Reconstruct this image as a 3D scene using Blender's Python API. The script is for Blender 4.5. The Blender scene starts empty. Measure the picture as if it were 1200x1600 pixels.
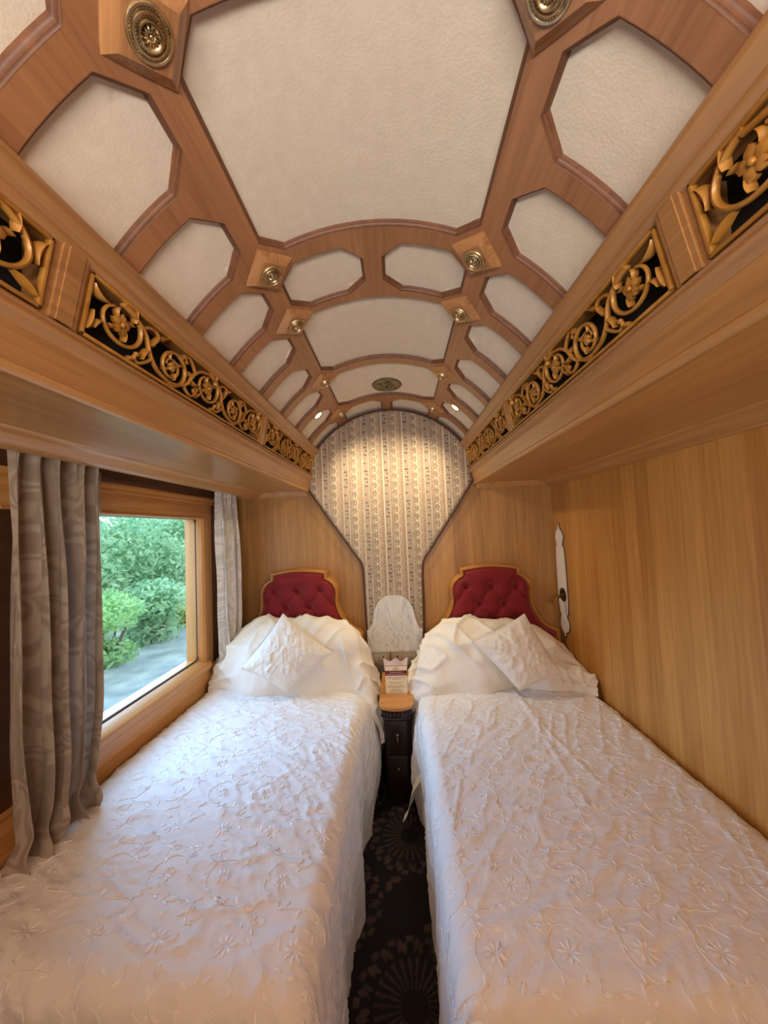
import bpy, bmesh, math, random
import numpy as np
from mathutils import Vector, Matrix
from mathutils.geometry import delaunay_2d_cdt

PI = math.pi
COL = bpy.context.scene.collection
rng = np.random.RandomState(7)

# ------------------------------------------------------------------ helpers
def lin(c):
    out = []
    for v in c[:3]:
        v /= 255.0
        out.append(v / 12.92 if v <= 0.04045 else ((v + 0.055) / 1.055) ** 2.4)
    return tuple(out) + (1.0,)

def tag(o, label=None, cat=None, group=None, kind=None):
    if label: o['label'] = label
    if cat: o['category'] = cat
    if group: o['group'] = group
    if kind: o['kind'] = kind
    return o

def empty(name, loc=(0, 0, 0)):
    o = bpy.data.objects.new(name, None)
    o.empty_display_size = 0.05
    o.location = loc
    COL.objects.link(o)
    return o

def wpos(o):
    p = Vector((0, 0, 0))
    while o is not None:
        p = p + o.location
        o = o.parent
    return p

def mk(name, verts, faces, mat, parent=None, smooth=True, col=None, angle=None, local=False):
    me = bpy.data.meshes.new(name)
    V = np.asarray(verts, dtype=float).reshape(-1, 3)
    if parent is not None and not local:
        V = V - np.array(wpos(parent))
    me.from_pydata(V.tolist(), [], [tuple(int(i) for i in f) for f in faces])
    if smooth:
        me.polygons.foreach_set('use_smooth', [True] * len(me.polygons))
        if angle is not None:
            me.set_sharp_from_angle(angle=math.radians(angle))
    if col is not None:
        at = me.color_attributes.new('Col', 'FLOAT_COLOR', 'POINT')
        C = np.asarray(col, dtype=float)
        if C.shape[1] == 3: C = np.concatenate([C, np.ones((len(C), 1))], 1)
        at.data.foreach_set('color', C.ravel())
    me.materials.append(mat)
    me.update()
    o = bpy.data.objects.new(name, me)
    COL.objects.link(o)
    if parent is not None: o.parent = parent
    return o

class MB:
    def __init__(s): s.v = []; s.f = []
    def add(s, v, f):
        n = len(s.v)
        s.v.extend([tuple(p) for p in v]); s.f.extend([tuple(i + n for i in q) for q in f])
    def box(s, a, b):
        (x0, y0, z0), (x1, y1, z1) = a, b
        v = [(x0,y0,z0),(x1,y0,z0),(x1,y1,z0),(x0,y1,z0),(x0,y0,z1),(x1,y0,z1),(x1,y1,z1),(x0,y1,z1)]
        s.add(v, [(0,3,2,1),(4,5,6,7),(0,1,5,4),(1,2,6,5),(2,3,7,6),(3,0,4,7)])
        return s
    def bbox(s, a, b, r=0.004):
        bm = bmesh.new()
        (x0, y0, z0), (x1, y1, z1) = a, b
        bmesh.ops.create_cube(bm, size=1, matrix=Matrix.Translation(((x0+x1)/2,(y0+y1)/2,(z0+z1)/2)) @ Matrix.Diagonal((x1-x0, y1-y0, z1-z0, 1)))
        bmesh.ops.bevel(bm, geom=bm.edges[:], offset=r, segments=2, affect='EDGES', profile=0.5)
        bm.verts.index_update()
        s.add([v.co[:] for v in bm.verts], [[v.index for v in f.verts] for f in bm.faces]); bm.free()
        return s
    def tube(s, pts, r, n=6, closed=False, up=None, flat=1.0):
        P = np.asarray(pts, float); m = len(P)
        if np.isscalar(r): r = np.full(m, r)
        if closed: T = np.roll(P, -1, 0) - np.roll(P, 1, 0)
        else: T = np.gradient(P, axis=0)
        T /= np.linalg.norm(T, axis=1)[:, None] + 1e-12
        U = np.tile(np.array(up if up is not None else (0.013, 0.021, 1.0), float), (m, 1)) if (up is None or np.ndim(up) == 1) else np.asarray(up, float)
        B = np.cross(T, U); B /= np.linalg.norm(B, axis=1)[:, None] + 1e-12
        N = np.cross(B, T)
        a = np.arange(n) * 2 * PI / n
        ring = P[:, None] + (B[:, None] * np.cos(a)[None, :, None] + N[:, None] * np.sin(a)[None, :, None] * flat) * np.asarray(r)[:, None, None]
        f = []
        last = m if closed else m - 1
        for i in range(last):
            j = (i + 1) % m
            for k in range(n):
                l = (k + 1) % n
                f.append((i*n+k, i*n+l, j*n+l, j*n+k))
        if not closed:
            f.append(tuple(range(n))[::-1]); f.append(tuple((m-1)*n + k for k in range(n)))
        s.add(ring.reshape(-1, 3), f)
        return s
    def lathe(s, prof, n=32, M=None):
        """profile of (radius, height) turned about local Z"""
        v = []; f = []
        for r, h in prof:
            for k in range(n):
                a = 2*PI*k/n
                p = Vector((r*math.cos(a), r*math.sin(a), h))
                v.append((M @ p if M else p)[:])
        for i in range(len(prof)-1):
            for k in range(n):
                l = (k+1) % n
                f.append((i*n+k, i*n+l, (i+1)*n+l, (i+1)*n+k))
        s.add(v, f)
        return s
    def sphere(s, c, r, nu=10, nv=6):
        rx, ry, rz = (r, r, r) if np.isscalar(r) else r
        v = [(c[0], c[1], c[2]+rz)]
        for i in range(1, nv):
            t = PI*i/nv
            for k in range(nu):
                a = 2*PI*k/nu
                v.append((c[0]+rx*math.sin(t)*math.cos(a), c[1]+ry*math.sin(t)*math.sin(a), c[2]+rz*math.cos(t)))
        v.append((c[0], c[1], c[2]-rz)); e = len(v)-1
        f = [(0, 1+k, 1+(k+1) % nu) for k in range(nu)]
        for i in range(nv-2):
            for k in range(nu):
                a = 1+i*nu+k; b = 1+i*nu+(k+1) % nu
                f.append((a, a+nu, b+nu, b))
        q = 1+(nv-2)*nu
        f += [(e, q+(k+1) % nu, q+k) for k in range(nu)]
        s.add(v, f); return s
    def prism(s, poly, f0, f1):
        """poly 2D, f0/f1 map 2D point -> 3D on the two faces"""
        n = len(poly)
        v = [f0(p) for p in poly] + [f1(p) for p in poly]
        f = [tuple(range(n))[::-1], tuple(range(n, 2*n))]
        for i in range(n):
            j = (i+1) % n
            f.append((i, j, n+j, n+i))
        s.add(v, f); return s
    def extrude_y(s, prof, y0, y1, closed=True):
        """cross-section (x,z) extruded along y"""
        n = len(prof)
        v = [(x, y0, z) for x, z in prof] + [(x, y1, z) for x, z in prof]
        f = [(i, (i+1) % n, n+(i+1) % n, n+i) for i in range(n if closed else n-1)]
        if closed: f += [tuple(range(n))[::-1], tuple(range(n, 2*n))]
        s.add(v, f); return s
    def build(s, name, mat, parent=None, smooth=True, angle=40, local=False):
        o = mk(name, s.v, s.f, mat, parent, smooth, None, angle, local)
        bm = bmesh.new(); bm.from_mesh(o.data); bmesh.ops.recalc_face_normals(bm, faces=bm.faces); bm.to_mesh(o.data); bm.free()
        if smooth and angle: o.data.set_sharp_from_angle(angle=math.radians(angle))
        return o

def gridfaces(nu, nv):
    idx = np.arange(nu*nv).reshape(nu, nv)
    return np.stack([idx[:-1,:-1], idx[1:,:-1], idx[1:,1:], idx[:-1,1:]], -1).reshape(-1, 4)

_T = rng.rand(8, 256, 256)
def vnoise(x, y, s=0):
    x = np.asarray(x, float); y = np.asarray(y, float)
    i = np.floor(x).astype(int); j = np.floor(y).astype(int)
    u = x-i; v = y-j
    u = u*u*u*(u*(u*6-15)+10); v = v*v*v*(v*(v*6-15)+10)
    T = _T[s % 8]
    a = T[i & 255, j & 255]; b = T[(i+1) & 255, j & 255]; c = T[i & 255, (j+1) & 255]; d = T[(i+1) & 255, (j+1) & 255]
    return (a*(1-u)+b*u)*(1-v) + (c*(1-u)+d*u)*v
def fbm(x, y, s=0, o=4):
    r = 0; a = .5
    for k in range(o):
        r = r + a*vnoise(x*2**k+17*k, y*2**k+5*k, s+k); a *= .5
    return r
def sstep(a, b, x):
    t = np.clip((x-a)/(b-a), 0, 1); return t*t*(3-2*t)

def cdt(outer, holes=(), step=.02, extra_rng=None):
    """triangulated polygon with holes and an inner grid; returns points and triangles"""
    def dens(poly):
        out = []
        n = len(poly)
        for i in range(n):
            a = np.array(poly[i], float); b = np.array(poly[(i+1) % n], float)
            m = max(1, int(np.ceil(np.linalg.norm(b-a)/step)))
            for k in range(m): out.append(tuple(a+(b-a)*k/m))
        return out
    polys = [dens(outer)] + [dens(h) for h in holes]
    pts = []; edges = []
    for p in polys:
        n0 = len(pts); pts += p
        edges += [(n0+i, n0+(i+1) % len(p)) for i in range(len(p))]
    A = np.array(polys[0]); lo = A.min(0); hi = A.max(0)
    gx = np.arange(lo[0]+step/2, hi[0], step); gy = np.arange(lo[1]+step/2, hi[1], step)
    G = np.stack(np.meshgrid(gx, gy, indexing='ij'), -1).reshape(-1, 2)
    ins = inside(G, polys[0])
    for h in polys[1:]: ins &= ~inside(G, h)
    B = np.array(pts)
    keep = []
    for g in G[ins]:
        if ((B-g)**2).sum(1).min() > (step*.45)**2: keep.append(tuple(g))
    pts += keep
    r = delaunay_2d_cdt([Vector(p) for p in pts], edges, [], 0, 1e-6)
    V = np.array([v[:] for v in r[0]]); F = np.array([f[:] for f in r[2]])
    c = V[F].mean(1)
    ok = inside(c, polys[0])
    for h in polys[1:]: ok &= ~inside(c, h)
    return V, F[ok], polys

def inside(P, poly):
    P = np.asarray(P); x, y = P[:, 0], P[:, 1]
    r = np.zeros(len(P), bool)
    A = np.asarray(poly)
    for i in range(len(A)):
        x0, y0 = A[i]; x1, y1 = A[(i+1) % len(A)]
        if y0 == y1: continue
        c = ((y0 > y) != (y1 > y)) & (x < (x1-x0)*(y-y0)/(y1-y0)+x0)
        r ^= c
    return r

def offset_poly(poly, d):
    """inward mitred offset of a counter-clockwise polygon"""
    A = np.asarray(poly, float); n = len(A); out = []
    for i in range(n):
        p, q, r = A[i-1], A[i], A[(i+1) % n]
        e0 = (q-p)/np.linalg.norm(q-p); e1 = (r-q)/np.linalg.norm(r-q)
        n0 = np.array([-e0[1], e0[0]]); n1 = np.array([-e1[1], e1[0]])
        k = 1+n0@n1
        out.append(q+d*(n0+n1)/max(k, .15))
    return np.array(out)

def smooth_poly(pts, n=6):
    """Catmull-Rom through the points (open)"""
    P = [np.array(p, float) for p in pts]
    P = [2*P[0]-P[1]] + P + [2*P[-1]-P[-2]]
    out = []
    for i in range(1, len(P)-2):
        for k in range(n):
            t = k/n
            out.append(.5*((2*P[i])+(-P[i-1]+P[i+1])*t+(2*P[i-1]-5*P[i]+4*P[i+1]-P[i+2])*t*t+(-P[i-1]+3*P[i]-3*P[i+1]+P[i+2])*t**3))
    out.append(P[-2])
    return np.array(out)

# ------------------------------------------------------------------ materials
def newmat(name):
    m = bpy.data.materials.new(name); m.use_nodes = True
    nt = m.node_tree; b = nt.nodes['Principled BSDF']
    return m, nt, b
def N(nt, t, **kw):
    n = nt.nodes.new(t)
    for k, v in kw.items():
        if k in n.inputs: n.inputs[k].default_value = v
        else: setattr(n, k, v)
    return n
def ramp(nt, stops):
    r = nt.nodes.new('ShaderNodeValToRGB'); e = r.color_ramp.elements
    e[0].position, e[0].color = stops[0][0], stops[0][1]
    e[1].position, e[1].color = stops[-1][0], stops[-1][1]
    for p, c in stops[1:-1]:
        q = e.new(p); q.color = c
    return r
def plain(name, c, rough=.5, metal=0, coat=0, bump=0, bscale=60, var=0, spec=None, sheen=0):
    m, nt, b = newmat(name); L = nt.links
    b.inputs['Base Color'].default_value = lin(c); b.inputs['Roughness'].default_value = rough
    b.inputs['Metallic'].default_value = metal; b.inputs['Coat Weight'].default_value = coat
    if spec is not None: b.inputs['Specular IOR Level'].default_value = spec
    if sheen: b.inputs['Sheen Weight'].default_value = sheen
    tc = N(nt, 'ShaderNodeTexCoord')
    if var:
        nz = N(nt, 'ShaderNodeTexNoise', Scale=bscale*.2, Detail=4.0)
        L.new(tc.outputs['Object'], nz.inputs['Vector'])
        c0 = tuple(max(0, v-var) for v in c); c1 = tuple(min(255, v+var) for v in c)
        r = ramp(nt, [(.3, lin(c0)), (.7, lin(c1))])
        L.new(nz.outputs['Fac'], r.inputs['Fac']); L.new(r.outputs['Color'], b.inputs['Base Color'])
    if bump:
        nz = N(nt, 'ShaderNodeTexNoise', Scale=bscale, Detail=5.0)
        L.new(tc.outputs['Object'], nz.inputs['Vector'])
        bp = N(nt, 'ShaderNodeBump', Strength=bump, Distance=.004)
        L.new(nz.outputs['Fac'], bp.inputs['Height']); L.new(bp.outputs['Normal'], b.inputs['Normal'])
    return m
def wood(name, c0, c1, axis='Y', scale=1.0, rough=.38, coat=.15, band=0, bandaxis=1, bandw=.085, bump=.12):
    m, nt, b = newmat(name); L = nt.links
    tc = N(nt, 'ShaderNodeTexCoord')
    s = {'X': (2.5, 55, 55), 'Y': (55, 2.5, 55), 'Z': (55, 55, 2.5)}[axis]
    mp = N(nt, 'ShaderNodeMapping'); mp.inputs['Scale'].default_value = tuple(v*scale for v in s)
    L.new(tc.outputs['Object'], mp.inputs['Vector'])
    n1 = N(nt, 'ShaderNodeTexNoise', Scale=1.0, Detail=6.0, Roughness=.62, Distortion=.35)
    L.new(mp.outputs['Vector'], n1.inputs['Vector'])
    mp2 = N(nt, 'ShaderNodeMapping'); mp2.inputs['Scale'].default_value = tuple(v*scale*.16 for v in s)
    L.new(tc.outputs['Object'], mp2.inputs['Vector'])
    n2 = N(nt, 'ShaderNodeTexNoise', Scale=1.0, Detail=3.0, Distortion=.8)
    L.new(mp2.outputs['Vector'], n2.inputs['Vector'])
    mx = N(nt, 'ShaderNodeMath', operation='MULTIPLY_ADD'); mx.inputs[1].default_value = .62
    mm = N(nt, 'ShaderNodeMath', operation='MULTIPLY'); mm.inputs[1].default_value = .38
    L.new(n2.outputs['Fac'], mm.inputs[0]); L.new(n1.outputs['Fac'], mx.inputs[0]); L.new(mm.outputs[0], mx.inputs[2])
    src = mx.outputs[0]
    if band:
        sp = N(nt, 'ShaderNodeSeparateXYZ'); L.new(tc.outputs['Object'], sp.inputs[0])
        dv = N(nt, 'ShaderNodeMath', operation='DIVIDE'); dv.inputs[1].default_value = bandw
        L.new(sp.outputs[bandaxis], dv.inputs[0])
        fl = N(nt, 'ShaderNodeMath', operation='FLOOR'); L.new(dv.outputs[0], fl.inputs[0])
        wn = N(nt, 'ShaderNodeTexWhiteNoise', noise_dimensions='1D'); L.new(fl.outputs[0], wn.inputs['W'])
        sb = N(nt, 'ShaderNodeMath', operation='SUBTRACT'); sb.inputs[1].default_value = .5; L.new(wn.outputs['Value'], sb.inputs[0])
        ml = N(nt, 'ShaderNodeMath', operation='MULTIPLY_ADD'); ml.inputs[1].default_value = band
        L.new(sb.outputs[0], ml.inputs[0]); L.new(src, ml.inputs[2]); src = ml.outputs[0]
    r = ramp(nt, [(.33, lin(c0)), (.66, lin(c1))])
    L.new(src, r.inputs['Fac']); L.new(r.outputs['Color'], b.inputs['Base Color'])
    b.inputs['Roughness'].default_value = rough; b.inputs['Coat Weight'].default_value = coat; b.inputs['Coat Roughness'].default_value = .25
    if bump:
        bp = N(nt, 'ShaderNodeBump', Strength=bump, Distance=.003)
        L.new(n1.outputs['Fac'], bp.inputs['Height']); L.new(bp.outputs['Normal'], b.inputs['Normal'])
    return m
def colmat(name, rough=.8, bump=.0, bscale=300, sheen=0, coat=0, trans=0, bdist=.002):
    m, nt, b = newmat(name); L = nt.links
    a = N(nt, 'ShaderNodeAttribute', attribute_name='Col')
    L.new(a.outputs['Color'], b.inputs['Base Color'])
    b.inputs['Roughness'].default_value = rough; b.inputs['Sheen Weight'].default_value = sheen
    if bump:
        tc = N(nt, 'ShaderNodeTexCoord'); nz = N(nt, 'ShaderNodeTexNoise', Scale=bscale, Detail=3.0)
        L.new(tc.outputs['Object'], nz.inputs['Vector'])
        bp = N(nt, 'ShaderNodeBump', Strength=bump, Distance=bdist)
        L.new(nz.outputs['Fac'], bp.inputs['Height']); L.new(bp.outputs['Normal'], b.inputs['Normal'])
    if trans:
        t = N(nt, 'ShaderNodeBsdfTranslucent'); L.new(a.outputs['Color'], t.inputs['Color'])
        mx = N(nt, 'ShaderNodeMixShader'); mx.inputs[0].default_value = trans
        L.new(b.outputs[0], mx.inputs[1]); L.new(t.outputs[0], mx.inputs[2]); L.new(mx.outputs[0], nt.nodes['Material Output'].inputs['Surface'])
    return m
def emis(name, c, s):
    m, nt, b = newmat(name)
    b.inputs['Base Color'].default_value = lin(c); b.inputs['Emission Color'].default_value = lin(c); b.inputs['Emission Strength'].default_value = s
    return m
def cloth(name, c, bump=.25, bscale=90, rough=.85, weave=700, sheen=.15):
    m, nt, b = newmat(name); L = nt.links
    b.inputs['Base Color'].default_value = lin(c); b.inputs['Roughness'].default_value = rough; b.inputs['Sheen Weight'].default_value = sheen
    b.inputs['Specular IOR Level'].default_value = .25
    tc = N(nt, 'ShaderNodeTexCoord')
    n1 = N(nt, 'ShaderNodeTexNoise', Scale=float(bscale), Detail=4.0, Distortion=.6); n2 = N(nt, 'ShaderNodeTexNoise', Scale=float(weave), Detail=1.0)
    L.new(tc.outputs['Object'], n1.inputs['Vector']); L.new(tc.outputs['Object'], n2.inputs['Vector'])
    ad = N(nt, 'ShaderNodeMath', operation='MULTIPLY_ADD'); ad.inputs[1].default_value = .25
    L.new(n2.outputs['Fac'], ad.inputs[0]); L.new(n1.outputs['Fac'], ad.inputs[2])
    bp = N(nt, 'ShaderNodeBump', Strength=bump, Distance=.006)
    L.new(ad.outputs[0], bp.inputs['Height']); L.new(bp.outputs['Normal'], b.inputs['Normal'])
    return m

W_LATT = wood('lattice_wood', (142, 94, 60), (176, 124, 84), 'Y', 1.3, .42, .1)
W_MOLD = wood('shade_toned_molding_wood', (92, 56, 36), (126, 82, 54), 'Y', 1.0, .5, .0)  # lattice wood toned down, shading along panel edges put into the colour
W_CORN = wood('cornice_wood', (150, 104, 60), (188, 138, 86), 'Y', 1.0, .36, .25)
W_SOFF = wood('soffit_wood', (164, 114, 64), (202, 150, 92), 'Y', .8, .3, .35)
W_RIGHT = wood('right_wall_veneer', (174, 116, 52), (206, 150, 78), 'Z', 1.2, .42, .12, band=.18, bandaxis=1, bandw=.09)
W_END = wood('end_wall_veneer', (142, 98, 48), (178, 130, 70), 'Z', 1.2, .42, .12, band=.25, bandaxis=0, bandw=.11)
W_WIN = wood('window_wood', (180, 120, 60), (216, 158, 92), 'Y', .9, .34, .3)
W_WINZ = wood('window_jamb_wood', (182, 124, 64), (218, 162, 98), 'Z', .9, .34, .3)
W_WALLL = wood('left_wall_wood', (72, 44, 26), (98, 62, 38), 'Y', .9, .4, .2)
W_BLOCK = wood('block_wood', (128, 80, 44), (196, 144, 94), 'X', 1.6, .38, .2)
W_HB = wood('headboard_wood', (150, 92, 32), (196, 134, 58), 'X', 1.5, .3, .4)
W_TOP = wood('tabletop_wood', (176, 110, 46), (216, 152, 82), 'X', 1.0, .28, .4)
W_DARK = wood('dark_stand_wood', (20, 11, 8), (38, 21, 14), 'X', 1.0, .4, .2)
M_CREAM = plain('cream_ceiling_leatherette', (226, 213, 194), .62, bump=.18, bscale=160, var=4)
M_GOLD = plain('gold_carving', (178, 124, 50), .42, metal=.15, coat=.1, bump=.15, bscale=120, var=16)
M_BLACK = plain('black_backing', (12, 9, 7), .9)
M_BRASS = plain('antique_brass', (196, 174, 136), .36, metal=1.0, bump=.1, bscale=300, var=25)
M_BRONZE = plain('green_bronze', (128, 120, 92), .42, metal=.8, bump=.2, bscale=120, var=25)
M_PIPE = plain('brown_piping', (74, 40, 26), .6, bump=.2, bscale=300)
M_FAB = colmat('striped_upholstery', .8, .3, 260, sheen=.1)
M_RED = cloth('red_velvet', (120, 3, 20), .18, 60, .6, 900, .35)
M_LINEN = cloth('white_linen', (234, 229, 220), .42, 38, .8, 800, .1)
M_SPREAD = cloth('embroidered_bedspread', (236, 232, 226), .35, 55, .62, 800, .15)
M_THREAD = plain('silky_thread', (244, 240, 234), .35, bump=.2, bscale=500, sheen=.3)
M_CURT = colmat('velvet_damask_curtain', .75, .2, 260, sheen=.35, trans=.18)
M_CURT_LIT = colmat('window_lit_damask', .75, .2, 260, sheen=.35, trans=.35)
M_IVORY = plain('ivory_plate', (226, 218, 208), .45, bump=.1, bscale=80, var=6)
M_SOCK = plain('grey_socket_plastic', (150, 138, 122), .45)
M_HOLE = plain('socket_hole', (18, 16, 14), .7)
M_GREY = plain('grey_wall_lining', (122, 116, 106), .6, bump=.1)
M_CARD = plain('cream_card', (236, 222, 188), .7)
M_PINK = plain('pale_pink_paper', (226, 206, 202), .7, bump=.3, bscale=90)
M_MAROON = plain('maroon_ink', (112, 12, 34), .7)
M_INK = plain('brown_ink', (92, 76, 58), .8)
M_INKL = plain('pale_ink', (236, 214, 206), .8)
M_MATT = plain('mattress_ticking', (205, 200, 192), .85)
M_BASE = plain('dark_bed_base', (40, 28, 20), .7)
M_CARPET = colmat('carpet', .95, .5, 500, bdist=.004)

def marble():
    m, nt, b = newmat('white_marble'); L = nt.links
    tc = N(nt, 'ShaderNodeTexCoord'); mp = N(nt, 'ShaderNodeMapping'); mp.inputs['Scale'].default_value = (7, 7, 2.5); mp.inputs['Rotation'].default_value = (0, .5, 0)
    L.new(tc.outputs['Object'], mp.inputs['Vector'])
    nz = N(nt, 'ShaderNodeTexNoise', Scale=1.3, Detail=8.0, Roughness=.6, Distortion=1.2); L.new(mp.outputs['Vector'], nz.inputs['Vector'])
    r = ramp(nt, [(.30, lin((196, 194, 194))), (.47, lin((216, 215, 214))), (.5, lin((178, 180, 186))), (.53, lin((214, 213, 212))), (.72, lin((228, 226, 222)))])
    L.new(nz.outputs['Fac'], r.inputs['Fac']); L.new(r.outputs['Color'], b.inputs['Base Color']); b.inputs['Roughness'].default_value = .25
    return m
M_MARBLE = marble()

def glassmat():
    m, nt, b = newmat('window_glass'); L = nt.links
    t = N(nt, 'ShaderNodeBsdfTransparent'); t.inputs['Color'].default_value = (.93, .97, .97, 1)
    g = N(nt, 'ShaderNodeBsdfGlossy'); g.inputs['Roughness'].default_value = .02
    lw = N(nt, 'ShaderNodeLayerWeight', Blend=.5); pw = N(nt, 'ShaderNodeMath', operation='POWER'); pw.inputs[1].default_value = 5
    fr = N(nt, 'ShaderNodeMath', operation='MULTIPLY_ADD'); fr.inputs[1].default_value = .5; fr.inputs[2].default_value = .03
    L.new(lw.outputs['Facing'], pw.inputs[0]); L.new(pw.outputs[0], fr.inputs[0]); mx = N(nt, 'ShaderNodeMixShader')
    L.new(fr.outputs[0], mx.inputs[0]); L.new(t.outputs[0], mx.inputs[1]); L.new(g.outputs[0], mx.inputs[2])
    L.new(mx.outputs[0], nt.nodes['Material Output'].inputs['Surface'])
    return m
M_GLASS = glassmat()
def sheermat():
    m, nt, b = newmat('sheer_voile'); L = nt.links
    t = N(nt, 'ShaderNodeBsdfTransparent'); d = N(nt, 'ShaderNodeBsdfTranslucent'); d.inputs['Color'].default_value = lin((206, 204, 190))
    d2 = N(nt, 'ShaderNodeBsdfDiffuse'); d2.inputs['Color'].default_value = lin((206, 204, 190))
    m1 = N(nt, 'ShaderNodeMixShader'); m1.inputs[0].default_value = .5; L.new(d.outputs[0], m1.inputs[1]); L.new(d2.outputs[0], m1.inputs[2])
    m2 = N(nt, 'ShaderNodeMixShader'); m2.inputs[0].default_value = .62; L.new(t.outputs[0], m2.inputs[1]); L.new(m1.outputs[0], m2.inputs[2])
    L.new(m2.outputs[0], nt.nodes['Material Output'].inputs['Surface'])
    return m
M_SHEER = sheermat()
def leafmat(name, c0, c1):
    m, nt, b = newmat(name); L = nt.links
    tc = N(nt, 'ShaderNodeTexCoord'); nz = N(nt, 'ShaderNodeTexNoise', Scale=2.2, Detail=5.0); L.new(tc.outputs['Object'], nz.inputs['Vector'])
    r = ramp(nt, [(.35, lin(c0)), (.65, lin(c1))]); L.new(nz.outputs['Fac'], r.inputs['Fac'])
    L.new(r.outputs['Color'], b.inputs['Base Color']); b.inputs['Roughness'].default_value = .6
    t = N(nt, 'ShaderNodeBsdfTranslucent'); L.new(r.outputs['Color'], t.inputs['Color'])
    mx = N(nt, 'ShaderNodeMixShader'); mx.inputs[0].default_value = .45
    L.new(b.outputs[0], mx.inputs[1]); L.new(t.outputs[0], mx.inputs[2]); L.new(mx.outputs[0], nt.nodes['Material Output'].inputs['Surface'])
    return m

# ------------------------------------------------------------------ room dimensions
R = .67; ZC = 1.768           # barrel vault: radius and height of its axis
XL, XR, YB, YF = -1.20, 1.165, 2.60, -1.40
SOF = 1.86                    # underside of the boxed cornices

# floor: dark carpet with chrysanthemum bursts
def build_floor():
    xs = np.concatenate([np.arange(-1.3, -.27, .1), np.arange(-.27, .22, .0045), np.arange(.26, 1.3, .1)])
    ys = np.concatenate([np.arange(-1.45, .5, .15), np.arange(.55, 2.1, .0045), np.arange(2.15, 2.75, .1)])
    X, Y = np.meshgrid(xs, ys, indexing='ij')
    c = np.zeros(X.shape)
    warp = (vnoise(X*55, Y*55, 2)-.5)*.16
    for k in range(-3, 4):
        for (cx, cy) in ((.03, 1.86+k*.64), (-.29, 1.54+k*.64), (.35, 1.54+k*.64)):
            dx, dy = X-cx, Y-cy
            r = np.hypot(dx, dy); a = np.arctan2(dy, dx)
            n = 26
            st = np.cos(a*n+warp*6)
            lines = (st > .25+.3*vnoise(X*90, Y*90, 3)) & (r > .045) & (r < .135)
            blob = np.cos(a*17+.6)
            tips = (blob > -.1+warp) & (np.abs(r-.168-.008*np.cos(a*34)) < .017+warp*.02)
            tip2 = (np.cos(a*17+.6+PI) > .35) & (np.abs(r-.193) < .010)
            c = np.maximum(c, lines*.75); c = np.maximum(c, (tips | tip2)*1.0)
            for q in range(4):
                b = q*PI/2+PI/4*0+.35*(-1)**q
                tx, ty = cx+.275*math.sin(b), cy+.275*math.cos(b)
                u = (X-tx)*math.cos(b)-(Y-ty)*math.sin(b); v = (X-tx)*math.sin(b)+(Y-ty)*math.cos(b)
                td = (np.hypot(u/.014, (v-.0)/.02) < 1) | ((np.abs(u) < .005) & (v > -.05) & (v < 0))
                c = np.maximum(c, td*.9)
    c *= .55+.6*vnoise(X*24, Y*24, 4)
    c0 = np.array(lin((13, 10, 10))[:3]); c1 = np.array(lin((76, 58, 50))[:3])
    C = c0+(c1-c0)*np.clip(c, 0, 1)[..., None]
    P = np.stack([X, Y, np.zeros_like(X)], -1)
    o = mk('floor', P.reshape(-1, 3), gridfaces(len(xs), len(ys)), M_CARPET, smooth=False, col=C.reshape(-1, 3))
    tag(o, kind='structure', label='dark carpet with brown flower bursts between the two beds')
build_floor()

# walls
def wallbox(name, a, b, mat, label=None):
    o = MB().box(a, b).build(name, mat, smooth=False)
    return tag(o, kind='structure', label=label)
wallbox('wall_right', (XR, YF, 0), (XR+.06, YB+.06, SOF+.02), W_RIGHT, 'plain honey oak veneer wall beside the right bed')
wallbox('wall_front', (XL-.1, YF-.06, 0), (XR+.06, YF, 2.5), W_END)
def end_wall():
    top = [(.72*math.sin(t), ZC+.72*math.cos(t)) for t in np.linspace(-1.15, 1.15, 24)]
    poly = [(XL-.1, 0), (XR, 0), (XR, SOF+.03), (.66, SOF+.03)] + top[::-1] + [(-.66, SOF+.03), (XL-.1, SOF+.03)]
    o = MB().prism(poly, lambda p: (p[0], YB, p[1]), lambda p: (p[0], YB+.06, p[1])).build('wall_back', W_END, smooth=False)
    tag(o, kind='structure', label='oak veneer end wall behind the two headboards')
end_wall()
# left wall with the window opening (y .90-2.07, z .767-1.66)
WY0, WY1, WZ0, WZ1 = 1.19, 2.155, .790, 1.662
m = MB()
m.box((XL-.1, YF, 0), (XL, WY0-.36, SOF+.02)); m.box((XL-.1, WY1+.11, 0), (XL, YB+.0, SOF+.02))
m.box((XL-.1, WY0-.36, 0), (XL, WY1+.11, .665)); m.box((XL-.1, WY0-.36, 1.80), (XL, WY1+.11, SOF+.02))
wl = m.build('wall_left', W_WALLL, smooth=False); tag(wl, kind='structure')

# window
win = empty('window_1', (XL, 1.48, WZ0)); tag(win, kind='structure', label='oak framed picture window beside the left bed')
m = MB(); m.bbox((XL-.10, WY1, .70), (XL+.012, WY1+.115, 1.80), .005); m.tube([(XL+.013, WY1+.012, .77), (XL+.013, WY1+.012, WZ1)], .006, 8); m.build('jamb', W_WINZ, win)
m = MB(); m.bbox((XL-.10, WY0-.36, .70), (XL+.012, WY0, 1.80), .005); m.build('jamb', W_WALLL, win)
m = MB(); m.bbox((XL-.10, WY0-.36, WZ1), (XL+.014, WY1+.115, 1.772), .005)
m.tube([(XL+.014, WY0-.16, 1.670), (XL+.014, WY1+.012, 1.670)], .007, 8); m.build('window_head', W_WIN, win)
m = MB(); m.bbox((XL-.02, WY0-.36, 1.772), (XL+.034, WY1+.125, 1.80), .009); m.bbox((XL-.02, WY0-.36, 1.755), (XL+.024, WY1+.122, 1.775), .006); m.build('head_molding', W_WIN, win)
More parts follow.
